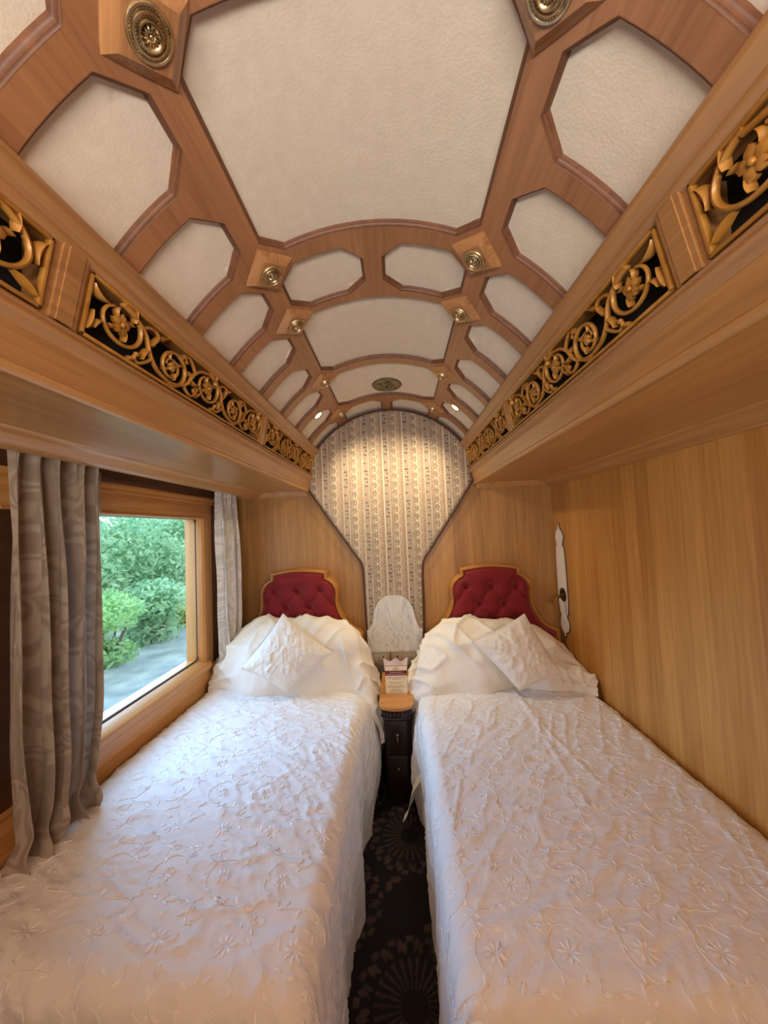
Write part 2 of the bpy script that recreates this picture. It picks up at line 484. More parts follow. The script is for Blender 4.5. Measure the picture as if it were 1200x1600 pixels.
m = MB(); m.bbox((XL-.03, WY0-.36, 1.80), (XL+.006, WY1+.125, SOF-.001), .003); m.build('pelmet_board', W_WALLL, win)
m = MB(); m.extrude_y([(XL-.10, .73), (XL+.036, .73), (XL+.040, .752), (XL+.036, .768), (XL+.030, .772), (XL-.015, .789), (XL-.10, .792)], WY0-.10, WY1+.04)
m.bbox((XL-.06, WY0-.36, .585), (XL+.026, WY1+.12, .742), .006)
m.tube([(XL+.030, WY0-.36, .739), (XL+.030, WY1+.10, .739)], .006, 8); m.build('sill', W_WIN, win, angle=25)
# inner frame with rounded corners around the pane
def rrect(y0, y1, z0, z1, r, n=6):
    out = []
    for cy, cz, a0 in ((y1-r, z1-r, 0), (y0+r, z1-r, 90), (y0+r, z0+r, 180), (y1-r, z0+r, 270)):
        for k in range(n+1):
            a = math.radians(a0+90*k/n); out.append((cy+r*math.cos(a), cz+r*math.sin(a)))
    return out
m = MB(); rr = rrect(WY0-.05, WY1+.004, WZ0+.002, WZ1+.004, .035)
m.tube([(XL-.030, y, z) for y, z in rr], .006, 8, closed=True, up=(1, 0, 0)); m.build('pane_gasket', plain('dark_gasket', (66, 58, 50), .5), win)
m = MB(); m.prism(rr, lambda p: (XL-.033, p[0], p[1]), lambda p: (XL-.027, p[0], p[1])); m.build('glass', M_GLASS, win, smooth=False)

# ------------------------------------------------------------------ ceiling: barrel vault of cream panels in an oak lattice
def vault(a, y, r):
    a = np.asarray(a, float); t = a/R
    return np.stack([r*np.sin(t), np.asarray(y, float)+0*a, ZC+r*np.cos(t)], -1)
ceil = empty('ceiling', (0, .6, ZC+R)); tag(ceil, kind='structure', label='barrel vaulted ceiling of cream panels in an oak lattice')
AE = .655
na, ny = 40, 6
aa = np.linspace(-.70, .70, na); yy = np.linspace(YF-.03, YB+.03, ny)
A_, Y_ = np.meshgrid(aa, yy, indexing='ij')
mk('ceiling_shell', vault(A_.ravel(), Y_.ravel(), R+.03), gridfaces(na, ny), W_MOLD, ceil)

def side_poly(sg, y0, y1):
    p = [(.442, y0), (AE, y0), (AE, y1), (.442, y1), (.384, y1-.056), (.384, y0+.056)]
    return p if sg > 0 else [(-x, y) for x, y in p][::-1]
def oct_poly(x0, x1, y0, y1, cx=.060, cy=.055):
    return [(x0+cx, y0), (x1-cx, y0), (x1, y0+cy), (x1, y1-cy), (x1-cx, y1), (x0+cx, y1), (x0, y1-cy), (x0, y0+cy)]
side_rows = [(-1.10,-.90),(-.83,-.63),(-.56,-.36),(-.29,-.09),(-.02,.18),(.25,.446),(.513,.712),(.778,.974),(1.043,1.238),(1.313,1.512),(1.587,1.786),(1.865,2.05),(2.150,2.346)]
ROWN = {6:'nearest',7:'second nearest',8:'third nearest'}
panels = []
for y0, y1 in side_rows:
    for sg in (1, -1): panels.append(side_poly(sg, y0, y1))
for sg in (1, -1):   # the cut row at the end wall
    p = [(.440, 2.432), (AE, 2.432), (AE, 2.59), (.384, 2.59), (.384, 2.487)]
    panels.append(p if sg > 0 else [(-x, y) for x, y in p][::-1])
panels += [oct_poly(-.312, .312, -1.2, -.64), oct_poly(-.312, .312, -.02, .458), oct_poly(-.312, .312, .520, .985, .058, .056),
           oct_poly(-.312, .312, 1.310, 1.775, .055, .052), oct_poly(-.314, .314, 1.852, 2.285, .07, .052)]
for s in (1, -1):
    for y0, y1 in ((1.056, 1.262), (-.35, -.14)):
        p = oct_poly(.038, .306, y0, y1); panels.append(p if s > 0 else [(-x, y) for x, y in p][::-1])
    p = [(.098, 2.372), (.236, 2.372), (.304, 2.425), (.304, 2.59), (.038, 2.59), (.038, 2.425)]
    panels.append(p if s > 0 else [(-x, y) for x, y in p][::-1])
panels = [[(x, min(y, YB-.004)) for x, y in offset_poly(p, -.0075)] for p in panels]
outer = [(-.70, YF), (.70, YF), (.70, YB), (-.70, YB)]
V, F, polys = cdt(outer, panels, .035)
mk('lattice', vault(V[:, 0], V[:, 1], R), F[:, ::-1], W_LATT, ceil)
for poly in panels:
    # dense outline
    D = []
    for i in range(len(poly)):
        a = np.array(poly[i]); b = np.array(poly[(i+1) % len(poly)]); k = max(1, int(abs(b[0]-a[0])/.03))
        D += [a+(b-a)*j/k for j in range(k)]
    Vp, Fp, _ = cdt([tuple(p) for p in offset_poly(poly, -.004)], (), .04)
    pn = mk('panel', vault(Vp[:, 0], Vp[:, 1], R+.0165), Fp[:, ::-1], M_CREAM, ceil)
    prof = [(-.001, R-.0004), (.0005, R+.0015), (.0035, R+.0025), (.0042, R+.0060), (.0062, R+.0085), (.0078, R+.0095), (.0084, R+.0130), (.0105, R+.0180)]
    rings = [offset_poly(D, d) for d, _ in prof]
    n = len(D)
    verts = np.concatenate([vault(rg[:, 0], rg[:, 1], r) for rg, (_, r) in zip(rings, prof)])
    fc = [(i*n+k, i*n+(k+1) % n, (i+1)*n+(k+1) % n, (i+1)*n+k) for i in range(len(prof)-1) for k in range(n)]
    mk('molding', verts, fc, W_MOLD, pn, angle=35)

# brass rosettes on tapered oak blocks
def frame_on_vault(a, y, r, rot=0.0):
    t = a/R
    nrm = Vector((-math.sin(t), 0, -math.cos(t)))         # towards the room
    tx = Vector((math.cos(t), 0, -math.sin(t))); ty = nrm.cross(tx)
    M = Matrix((tx, ty, nrm)).transposed().to_4x4()
    p = vault([a], [y], r)[0]
    return Matrix.Translation(Vector(p)) @ M @ Matrix.Rotation(rot, 4, 'Z')
def make_rosette():
    t = empty('ceiling_rosette')
    m = MB(); b, p, h = .060, .040, .021
    v = [(-b,-b,-.004),(b,-b,-.004),(b,b,-.004),(-b,b,-.004),(-b,-b,.004),(b,-b,.004),(b,b,.004),(-b,b,.004),(-p,-p,h),(p,-p,h),(p,p,h),(-p,p,h)]
    m.add(v, [(3,2,1,0),(0,1,5,4),(1,2,6,5),(2,3,7,6),(3,0,4,7),(4,5,9,8),(5,6,10,9),(6,7,11,10),(7,4,8,11),(8,9,10,11)])
    m.build('block', W_BLOCK, t, smooth=False, local=True)
    m = MB()
    m.lathe([(.0355,h-.001),(.0355,h+.002),(.034,h+.0045),(.031,h+.0045),(.0295,h+.002),(.027,h+.002),(.0255,h+.0062),(.023,h+.0068),(.0215,h+.003),(.019,h+.003),(.0178,h+.0085),(.016,h+.009),(.0145,h+.005),(.011,h+.0035),(.0,h+.0035)], 40)
    ring = m.build('brass_ring', M_BRASS, t, local=True, angle=50)
    m = MB()
    for rad, zz, nb, sz in ((.0283, h+.0035, 44, .0014), (.0203, h+.0045, 32, .0013)):
        for k in range(nb):
            a = 2*PI*k/nb; m.sphere((rad*math.cos(a), rad*math.sin(a), zz), sz, 5, 4)
    m.build('beading', M_BRASS, ring, local=True)
    m = MB()
    for k in range(12):
        a = 2*PI*k/12
        P = [(r*math.cos(a), r*math.sin(a), h+.004+.003*math.sin(PI*(r-.003)/.009)) for r in (.003, .006, .009, .012)]
        m.tube(P, [.0010, .0018, .0020, .0008], 5)
    m.sphere((0, 0, h+.006), (.0036, .0036, .0036), 10, 6)
    m.build('flower_boss', M_BRASS, t, local=True)
    return t
def copy_tree(o, parent=None):
    c = o.copy(); COL.objects.link(c)
    if parent is not None: c.parent = parent
    for ch in list(o.children): copy_tree(ch, c)
    return c
ros = make_rosette(); first = True
rows = [(.497, 'nearest the camera'), (1.027, 'just past the biggest cream panel'), (1.294, 'just beyond the octagon panel pair'), (1.827, 'beside the medallion panel'), (2.345, 'farthest, at the end wall')]
for sg, sn in ((-1, 'left'), (1, 'right')):
    for y, txt in rows:
        o = ros if first else copy_tree(ros); first = False
        o.matrix_world = frame_on_vault(sg*.331, y, R, PI/4)
        tag(o, 'brass rosette on oak block, %s ceiling row, %s' % (sn, txt), 'rosette', 'brass rosettes on the ceiling lattice')

# bronze medallion in the far central panel
M0 = frame_on_vault(.012, 2.155, R+.0150)
md = empty('ceiling_medallion', M0.translation); tag(md, 'oval bronze medallion set in the cream panel near the end wall', 'medallion')
m = MB(); m.lathe([(.094,0),(.094,.006),(.089,.011),(.083,.011),(.079,.006),(.075,.005)], 48, M0); m.build('rim', M_BRONZE, md)
m = MB(); m.lathe([(.078,.001),(.078,.0055),(.04,.007),(0,.0075)], 48, M0); m.build('disc', M_BRONZE, md)
m = MB()
for k in range(5):
    a0 = k*2*PI/5
    pts = [M0 @ Vector(((.012+.04*t)*math.cos(a0+1.6*t), (.012+.04*t)*math.sin(a0+1.6*t), .009)) for t in np.linspace(0, 1, 10)]
    m.tube([p[:] for p in pts], list(np.linspace(.007, .003, 10)), 6)
m.build('relief', M_BRONZE, md)

# two lit recessed spots
for sg, sn in ((-1, 'left'), (1, 'right')):
    Ms = frame_on_vault(sg*.462, 2.20, R+.0160)
    s = empty('recessed_spotlight', Ms.translation)
    tag(s, 'small lit round spotlight in the last side panels on the %s of the ceiling' % sn, 'light', 'lit ceiling spotlights')
    m = MB(); m.lathe([(.036,-.001),(.036,.003),(.032,.006),(.027,.006),(.024,.001)], 32, Ms); m.build('brass_ring', M_BRASS, s)
    m = MB(); m.lathe([(.0255,-.0005),(.0255,.002),(.012,.0035),(0,.004)], 24, Ms); m.build('lens', emis('lit_lens', (255, 232, 170), 9), s)

# ------------------------------------------------------------------ boxed cornices
def face_pt(z): return .544+(2.159-z)*.221
def cornice(sg, name, xw, crown, label):
    t = empty(name, (sg*.8, .6, SOF)); tag(t, kind='structure', label=label)
    def S(prof): return [(sg*x, z) for x, z in prof]
    y0, y1 = YF, YB
    m = MB()   # upper rail with rounded nose against the vault
    nose = [(.540+.014*math.cos(a)-.008, 2.150+.014*math.sin(a)) for a in np.linspace(PI*.35, PI*1.25, 9)]
    m.extrude_y(S(nose+[(.542,2.128),(.546,2.124),(.5455,2.118),(.549,2.113),(.556,2.108),(.561,2.103),(.600,2.103),(.600,2.20),(.552,2.176)]), y0, y1); m.build('upper_rail', W_CORN, t)
    m = MB()
    m.extrude_y(S([(.640,1.973),(.588,1.973),(.581,1.969),(.5785,1.964),(.583,1.959),(.577,1.954),(.575,1.947),(.579,1.940),(.590,1.935),(.594,1.928),(.640,1.928)]), y0, y1); m.build('lower_rail', W_CORN, t)
    m = MB()   # plain band and bead
    m.extrude_y(S([(.594,1.936),(.606,1.866),(.640,1.866),(.640,1.936)]), y0, y1); m.build('fascia', W_CORN, t)
    m = MB(); m.extrude_y([(sg*(.618+.013*math.cos(a)), 1.860+.013*math.sin(a)) for a in np.linspace(0, 2*PI, 14)[:-1]], y0, y1); m.build('bead', W_SOFF, t)
    m = MB()
    m.extrude_y(S([(.612,1.858),(xw+.05,1.858),(xw+.05,1.885),(.612,1.885)]), y0, y1); m.build('soffit', W_SOFF, t)
    if crown == 'wall':
        c = [(xw-.105,1.858),(xw-.098,1.852),(xw-.085,1.850),(xw-.070,1.845),(xw-.05,1.832),(xw-.035,1.822),(xw-.022,1.819),(xw-.015,1.812),(xw,1.812),(xw,1.858)]
    else:
        c = [(crown-.07,1.858),(crown-.062,1.852),(crown-.05,1.848),(crown-.035,1.842),(crown-.02,1.828),(crown-.008,1.820),(crown+.010,1.816),(crown+.022,1.816),(crown+.022,1.858)]
    m = MB(); m.extrude_y(S(c), y0, y1); m.build('crown_molding', W_SOFF, t)
    # the same moulding returned along the end wall
    m = MB()
    prof = [(0,1.858),(0,1.822),(-.010,1.822),(-.016,1.830),(-.020,1.845),(-.026,1.858)]
    v = [(sg*.62, YB+dy, z) for dy, z in prof]+[(sg*xw, YB+dy, z) for dy, z in prof]; n = len(prof)
    m.add(v, [(i, (i+1) % n, n+(i+1) % n, n+i) for i in range(n)]); m.build('end_molding', W_SOFF, t)
    # posts between the carved grilles
    for yc, w in ((-.345, .07), (.630, .072), (1.612, .06)):
        m = MB()
        for a, b, d in ((-w/2, w/2, .000), (-w/2+.010, w/2-.010, .011), (-w/2+.020, w/2-.020, .016)):
            pr = []
            for z in (2.112, 1.972): pr.append((face_pt(z)+.003-d*.6, z))
            pr += [(.640, 1.972), (.640, 2.112)]
            m.extrude_y(S(pr), yc+a, yc+b)
        m.build('post', W_CORN, t, angle=20)
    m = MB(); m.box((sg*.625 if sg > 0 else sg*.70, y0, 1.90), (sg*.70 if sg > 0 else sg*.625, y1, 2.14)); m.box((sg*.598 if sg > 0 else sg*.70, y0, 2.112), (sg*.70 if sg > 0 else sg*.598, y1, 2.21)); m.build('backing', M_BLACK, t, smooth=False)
    return t
cornice(1, 'trim_1', XR, 'wall', 'boxed oak cornice with carved grilles on the right')
cornice(-1, 'trim_2', abs(XL), 1.012, 'boxed oak cornice with carved grilles above the window')

# carved scroll grilles: one design, six copies
GL, GH = .925, .132
def make_grille():
    root = empty('carved_grille')
    g = .0
    m = MB(); b = .0075
    for a0, a1 in (((0,0),(GL,b)), ((0,GH-b),(GL,GH)), ((0,0),(b,GH)), ((GL-b,0),(GL,GH))):
        m.bbox((a0[0], -.010, a0[1]), (a1[0], .002, a1[1]), .002)
    m.build('frame', M_GOLD, root, local=True)
    m = MB()
    def P(s, h, d=0.0): return (s, -.004+d, h)
    up = (0, 1, 0)
    def stroke(pts, r0, r1, n=26):
        q = smooth_poly(pts, 6); k = len(q)
        rr = r0+(r1-r0)*np.linspace(0, 1, k)
        rr = rr*(1-.0*np.linspace(0, 1, k))
        m.tube([P(a, c) for a, c in q], rr, 7, up=up, flat=1.35)
    def spiral(cx, cz, r0, r1, a0, turns, sgn, w0=.0056, w1=.0034, el=1.22):
        th = np.linspace(0, 1, int(30*turns)+6)
        q = [(cx+el*(r0+(r1-r0)*t)*math.cos(a0+sgn*turns*2*PI*t)+.006*math.sin(5*t), cz+(r0+(r1-r0)*t)*math.sin(a0+sgn*turns*2*PI*t)) for t in th]
        m.tube([P(a, c) for a, c in q], list(w0+(w1-w0)*th), 7, up=up, flat=1.35)
        return q
    def leaf(s, h, ang, ln, w):
        v = []; k = 7
        for i in range(k):
            t = i/(k-1); ww = w*math.sin(PI*min(1, t*1.05+.02))**.7*(1-.35*t)
            cx = s+math.cos(ang+.5*t)*ln*t; cz = h+math.sin(ang+.5*t)*ln*t
            nx, nz = -math.sin(ang+.5*t), math.cos(ang+.5*t)
            v += [P(cx+nx*ww, cz+nz*ww, -.001), P(cx, cz, -.0075), P(cx-nx*ww, cz-nz*ww, -.001)]
        f = []
        for i in range(k-1):
            a = i*3
            f += [(a, a+1, a+4, a+3), (a+1, a+2, a+5, a+4)]
        vb = [(x, .004, z) for x, _, z in v]; n0 = len(v)
        f2 = [(n0+i*3, n0+i*3+3, n0+i*3+5, n0+i*3+2) for i in range(k-1)]
        f3 = [(i*3, i*3+3, n0+i*3+3, n0+i*3) for i in range(k-1)]+[(i*3+2, n0+i*3+2, n0+i*3+5, i*3+5) for i in range(k-1)]
        m.add(v+vb, f+f2+f3)
    flowers = []
    pitch = GL/5
    for k in range(5):
        c = pitch*(k+.5); up_ = 1 if k % 2 == 0 else -1
        cz = GH/2+.006*up_
        if k % 2 == 0:
            spiral(c, cz, .050, .033, PI*(.5 if up_ > 0 else 1.5), .92, -1); leaf(c+.036, cz+.024*up_, 1.2*up_, .030, .008); leaf(c-.05, cz-.022, 3.6, .026, .008)
        else:
            spiral(c, cz, .051, .014, PI*1.5, 1.75, 1, .0055, .0030)
        flowers.append((c, cz, .024 if k % 2 == 0 else .014))
        # connecting S vine to the next scroll
        if k < 4:
            e = c+pitch
            z0 = GH/2+.052*up_; z1 = GH/2-.052*up_
            stroke([(c-.004, z0), (c+.035, z0-.008*up_), (c+.075, GH/2+.024*up_), (c+.10, GH/2-.014*up_), (c+.135, z1+.012*up_), (e+.004, z1)], .0058, .0050)
            # curled side shoots with leaves
            stroke([(c+.062, GH/2+.034*up_), (c+.082, GH/2+.046*up_), (c+.105, GH/2+.050*up_), (c+.120, GH/2+.040*up_), (c+.113, GH/2+.030*up_)], .0046, .0036)
            stroke([(c+.108, GH/2-.022*up_), (c+.088, GH/2-.040*up_), (c+.066, GH/2-.052*up_), (c+.052, GH/2-.044*up_), (c+.058, GH/2-.034*up_)], .0046, .0036)
            m.sphere(P(c+.113, GH/2+.030*up_), .0066, 8, 6); m.sphere(P(c+.058, GH/2-.034*up_), .0066, 8, 6)
            leaf(c+.092, GH/2+.006*up_, .5*up_, .042, .009); leaf(c+.098, GH/2-.004*up_, PI+.5*up_, .040, .009)
            leaf(c+.12, GH/2+.045*up_, -.15*up_, .032, .008); leaf(c+.058, GH/2-.05*up_, PI-.15*up_, .030, .008)
        for q in range(4):
            a = q*PI/2+.4; leaf(c+.036*math.cos(a), cz+.036*math.sin(a), a+2.2, .020, .006)
    for s0, ang in ((.010, .9), (.010, -.9), (GL-.010, PI-.9), (GL-.010, PI+.9)):
        leaf(s0, .018 if math.sin(ang) > 0 else GH-.018, ang, .045, .010)
    m.build('scrollwork', M_GOLD, root, local=True, angle=60)
    for cx, cz, r in flowers:
        m = MB()
        for q in range(5):
            a = q*2*PI/5+.3
            ca, sa = math.cos(a), math.sin(a)
            v = []
            for t, w, d in ((.15, .10, -.007), (.5, .36, -.010), (.8, .34, -.008), (1.05, .05, -.006)):
                for w_, dd in ((w, 0), (0, -.002), (-w, 0)):
                    v.append((cx+r*(t*ca-w_*sa), d+dd-.002*0, cz+r*(t*sa+w_*ca)))
            n0 = len(v); vb = [(x, .002, z) for x, y, z in v]
            f = [(i*3+j, i*3+j+1, i*3+j+4, i*3+j+3) for i in range(3) for j in range(2)]
            f += [(i*3, i*3+3, n0+i*3+3, n0+i*3) for i in range(3)]+[(i*3+2, n0+i*3+2, n0+i*3+5, i*3+5) for i in range(3)]
            m.add(v+vb, f)
        m.sphere((cx, -.010, cz), r*.24, 8, 6)
        m.build('flower', M_GOLD, root, local=True, angle=50)
    return root
gr = make_grille(); first = True
ztop, zbot = 2.106, 1.976
for sg, sn in ((-1, 'left'), (1, 'right')):
    for y0, txt in ((-.336, 'nearest the camera, cut by the photo edge'), (.668, 'long one between the two oak posts'), (1.646, 'farthest, running up to the end wall')):
        o = gr if first else copy_tree(gr); first = False
        xb, xt = face_pt(zbot)+.006, face_pt(ztop)+.008
        zdir = Vector((sg*(xt-xb), 0, ztop-zbot)); zs = zdir.length/GH; zdir.normalize()
        ydir = Vector((sg*1.0, 0, 0)); ydir = (ydir-zdir*ydir.dot(zdir)).normalized()      # away from the room
        xdir = Vector((0, 1, 0))
        Mx = Matrix((xdir, ydir, zdir)).transposed().to_4x4()
        o.matrix_world = Matrix.Translation((sg*xb, y0, zbot)) @ Mx @ Matrix.Diagonal((1, 1, zs, 1))
        tag(o, 'gilded carved scroll grille in the %s cornice, %s' % (sn, txt), 'grille', 'carved gilt grilles in the cornices')

# ------------------------------------------------------------------ upholstered panel on the end wall
PCX = -.010
def panel_outline():
    pts = []
    rr = R-.004
    t0 = math.asin(.570/rr)
    arc = [(rr*math.sin(t), ZC+rr*math.cos(t)) for t in np.linspace(t0, -t0, 40)]
    right = [(.204,.70),(.206,.84),(.211,1.0),(.214,1.18),(.217,1.27),(.224,1.305),(.240,1.335),(.27,1.375),(.55,1.79),(.598,1.862),(.607,1.885),(.603,1.92),(.590,2.05)]
    left = [(-x, z) for x, z in right][::-1]
    return [(x+PCX*(1 if z < 1.95 else .3), z) for x, z in right+arc+left]
PO = panel_outline()
up_ = empty('upholstered_panel', (PCX, 2.585, .70)); tag(up_, 'keyhole shaped padded wall panel in striped beige brocade between the headboards', 'wall panel')
def fabric_panel():
    V, F, polys = cdt(PO, (), .0042)
    return V, F
def fabric_cols(x, z):
    per = .150
    u = ((x+.0515)/per) % 1.0
    base = np.array([176, 158, 138.]); C = np.tile(base, (len(x), 1))
    nz = vnoise(x*160, z*160, 1)
    C += ((nz-.5)*26)[:, None]
    # dense small floral ground
    C[(vnoise(x*230, z*230, 5) > .74)] = (146, 124, 106)
    zone = (u > .05) & (u < .30); C[zone] = C[zone]*.4+np.array([168, 152, 138])*.6
    # cream line
    C[(u < .035) | (u > .99)] = (226, 208, 184)
    C[(u > .965) & (u < .985)] = (140, 118, 100)
    # dotted column
    vz = (z/.0125) % 1
    C[(np.abs(u-.31) < .022) & (vz < .5)] = (214, 200, 180)
    C[(np.abs(u-.355) < .012)] = (138, 118, 102)
    # dark sprigs
    w = (z/.232) % 1.0
    for c in (.06, .30, .54):
        d = ((u-.16)*per/.014)**2+((w-c)*.232/.0042)**2
        arch = ((u-.16)*per/.013)**2+((w-c)*.232/.007)**2
        C[(arch < 1) & ((w-c) > -.012)] = (98, 84, 78)
        d2 = ((u-.215)*per/.0055)**2+((w-c+.10)*.232/.006)**2; C[d2 < 1] = (92, 74, 66)
    d2 = ((u-.12)*per/.006)**2+((w-.80)*.232/.006)**2; C[d2 < 1] = (84, 66, 60)
    for c in (.70, .90):
        d2 = ((u-.17)*per/.008)**2+((w-c)*.232/.006)**2; C[d2 < 1] = (196, 150, 138)
    # scalloped lace column
    sz = (z/.0605) % 1.0
    edge = .735-.105*np.sqrt(np.clip(1-((sz-.5)/.5)**2, 0, 1))
    C[(u > edge) & (u < .95)] = C[(u > edge) & (u < .95)]*.5+np.array([190, 168, 146])*.5
    C[(np.abs(u-edge-.028) < .024)] = (222, 206, 182)
    C[(u < edge) & (u > edge-.040)] = (128, 112, 98)
    d = ((u-.80)*per/.010)**2+((sz-.5)*.0605/.012)**2; C[d < 1] = (182, 142, 122)
    d = ((u-.80)*per/.004)**2+((sz-.5)*.0605/.005)**2; C[d < 1] = (206, 190, 160)
    for c in (.18, .5, .82):
        d = ((u-.905)*per/.004)**2+((sz-c)*.0605/.005)**2; C[d < 1] = (124, 96, 84)
    d = ((u-.57)*per/.006)**2+((sz-.5)*.0605/.008)**2; C[d < 1] = (224, 210, 186)
    d = ((u-.50)*per/.011)**2+((sz-.0)*.0605/.014)**2; C[d < 1] = (158, 130, 114)
    C = np.clip(C*.93, 0, 255)/255
    return np.where(C <= .04045, C/12.92, ((C+.055)/1.055)**2.4)
V, F = fabric_panel()
A = np.array(PO)
# distance to the outline for the padded roll-off
def dist_poly(P, A):
    d = np.full(len(P), 9.)
    for i in range(len(A)):
        a = A[i]; b = A[(i+1) % len(A)]; e = b-a; L2 = e@e
        if L2 == 0: continue
        t = np.clip(((P-a)@e)/L2, 0, 1); d = np.minimum(d, np.linalg.norm(P-(a+t[:, None]*e), axis=1))
    return d
dd = dist_poly(V, A)
yy = 2.585-.018*np.sqrt(np.clip(1-(1-np.clip(dd/.03, 0, 1))**2, 0, 1))
mk('fabric', np.stack([V[:, 0], yy, V[:, 1]], 1), F, M_FAB, up_, col=fabric_cols(V[:, 0], V[:, 1]))
m = MB(); m.prism(PO, lambda p: (p[0], 2.586, p[1]), lambda p: (p[0], 2.599, p[1])); m.build('back_board', M_PIPE, up_, smooth=False)
m = MB(); Q = [p for p in PO if p[1] > .71]
q = [(x, 2.574, z) for x, z in PO]
m.tube(q, .0075, 8, up=(0, 1, 0)); m.build('piping', M_PIPE, up_)

# marble splash slab with a domed top, sockets below
half = [(.195,.680),(.197,.832),(.186,.836),(.168,.862),(.152,.905),(.142,.955),(.126,1.0),(.100,1.040),(.060,1.066),(.0,1.075)]
h2 = [half[0]]+[tuple(p) for p in smooth_poly(half[1:], 5)]
mpoly = h2+[(-x, z) for x, z in h2[::-1][1:]]
mpoly = [(x-.015, z) for x, z in mpoly]
sl = empty('marble_slab', (-.015, 2.55, .68)); tag(sl, 'white veined marble slab with a domed top below the striped panel', 'slab')
m = MB(); m.prism(mpoly, lambda p: (p[0], 2.548, p[1]), lambda p: (p[0], 2.562, p[1])); m.build('slab', M_MARBLE, sl, angle=30)
gw = MB().box((-.225, 2.552, .0), (.195, 2.566, .682)).build('lining_board', M_GREY, smooth=False)
tag(gw, 'grey lining strip between the marble slab and the bedside table', 'board')
def socket(x0, x1, label, kinds):
    s = empty('socket_plate', ((x0+x1)/2, 2.548, .59)); tag(s, label, 'socket', 'grey socket plates under the marble')
    MB().bbox((x0, 2.541, .590), (x1, 2.552, .678), .003).build('plate', M_SOCK, s)
    n = len(kinds); w = (x1-x0-.03)/n
    for i, k in enumerate(kinds):
        a = x0+.015+i*w
        m = MB(); m.bbox((a+.002, 2.5385, .606), (a+w-.002, 2.545, .662), .0015)
        mod = m.build('switch' if k == 's' else 'outlet', plain('socket_module', (164, 152, 136), .4), s)
        if k == 'o':
            m = MB(); cx = a+w/2
            m.box((cx-.004, 2.5375, .641), (cx+.004, 2.5395, .655))
            m.box((cx-.016, 2.5375, .616), (cx-.008, 2.5395, .624)); m.box((cx+.008, 2.5375, .616), (cx+.016, 2.5395, .624))
            m.build('pin_hole', M_HOLE, mod, smooth=False)
socket(-.214, -.056, 'grey switch and socket plate under the marble slab, left of the pair', 'so')
socket(-.048, .178, 'wider grey socket plate under the marble slab, right of the pair', 'oso')

# ------------------------------------------------------------------ headboards
def hb_outline(k=5):
    h = [(.452,-.66),(.451,-.50),(.440,-.468),(.41,-.448),(.37,-.425),(.335,-.385),(.308,-.335),(.288,-.285),(.281,-.235),(.284,-.190),(.280,-.150),(.262,-.112),(.235,-.085),(.205,-.068)]
    top = [(.208,-.026),(.14,-.014),(.07,-.004),(0,0)]
    a = [tuple(p) for p in smooth_poly(h, k)]; b = [tuple(p) for p in smooth_poly(top, k)]
    r = a+b
    return r+[(-x, z) for x, z in r[::-1][1:]]
HO = hb_outline()
def make_headboard(loc):
    t = empty('headboard', loc)
    ob = [(x, z) for x, z in HO]
    m = MB(); m.prism(ob, lambda p: (p[0], .0, p[1]), lambda p: (p[0], .055, p[1])); m.build('back_board', W_HB, t, smooth=False, local=True)
    # rounded frame bar along the outline
    ib = offset_poly(HO, .012)
    m = MB(); m.tube([(x, -.006, z) for x, z in ib[1:-1]], .0135, 10, up=(0, 1, 0), flat=1.5); m.build('frame', W_HB, t, local=True)
    io = offset_poly(HO, .020)
    io = [tuple(p) for p in io]
    V, F, _ = cdt(io, (), .0105)
    A = np.array(io); dd = dist_poly(V, A)
    puff = .046*np.sqrt(np.clip(1-(1-np.clip(dd/.07, 0, 1))**2, 0, 1))
    B = []
    for r in range(5):
        z = -.155-.115*r
        for c in range(-3, 4):
            x = c*.168+(.084 if r % 2 else 0)-.006
            if inside(np.array([[x, z]]), io)[0] and dist_poly(np.array([[x, z]]), A)[0] > .035: B.append((x, z))
    dip = np.zeros(len(V))
    for bx, bz in B: 
        d2 = (V[:, 0]-bx)**2+(V[:, 1]-bz)**2; dip = np.maximum(dip, .030*np.exp(-d2/.020**2)+.016*np.exp(-d2/.045**2))
    for bx, bz in B:
        for dx in (-.084, .084):
            for dz in (-.115,):
                a = np.array([bx, bz]); b = np.array([bx+dx, bz+dz]); e = b-a
                t_ = np.clip(((V-a)@e)/(e@e), 0, 1); d = np.linalg.norm(V-(a+t_[:, None]*e), axis=1)
                dip = np.maximum(dip, .015*np.exp(-(d/.012)**2))
    Yv = -.004-np.maximum(puff-dip, .002)
    mk('cushion', np.stack([V[:, 0], Yv, V[:, 1]], 1), F, M_RED, t, local=True)
    for bx, bz in B:
        MB().sphere((bx, -.008, bz), (.009, .006, .009), 12, 8).build('button', M_RED, t, local=True)
    return t
h1 = make_headboard((-.688, 2.535, 1.292)); tag(h1, 'red velvet buttoned headboard with gilt oak frame behind the left bed', 'headboard', 'red buttoned headboards')
h2_ = copy_tree(h1); h2_.location = (.672, 2.535, 1.277); tag(h2_, 'red velvet buttoned headboard with gilt oak frame behind the right bed', 'headboard', 'red buttoned headboards')

# ------------------------------------------------------------------ beds
def bed_frame(x0, x1, label):
    b = empty('bed', ((x0+x1)/2, 1.66, 0)); tag(b, label, 'bed', 'twin beds')
    MB().bbox((x0, .86, .0), (x1, 2.50, .20), .01).build('base', M_BASE, b)
    MB().bbox((x0, .85, .20), (x1, 2.51, .515), .04).build('mattress', M_MATT, b)
bed_frame(-1.13, -.30, 'single bed by the window, hidden under its white embroidered cover')
bed_frame(.235, 1.11, 'single bed by the plain oak wall, hidden under its white embroidered cover')

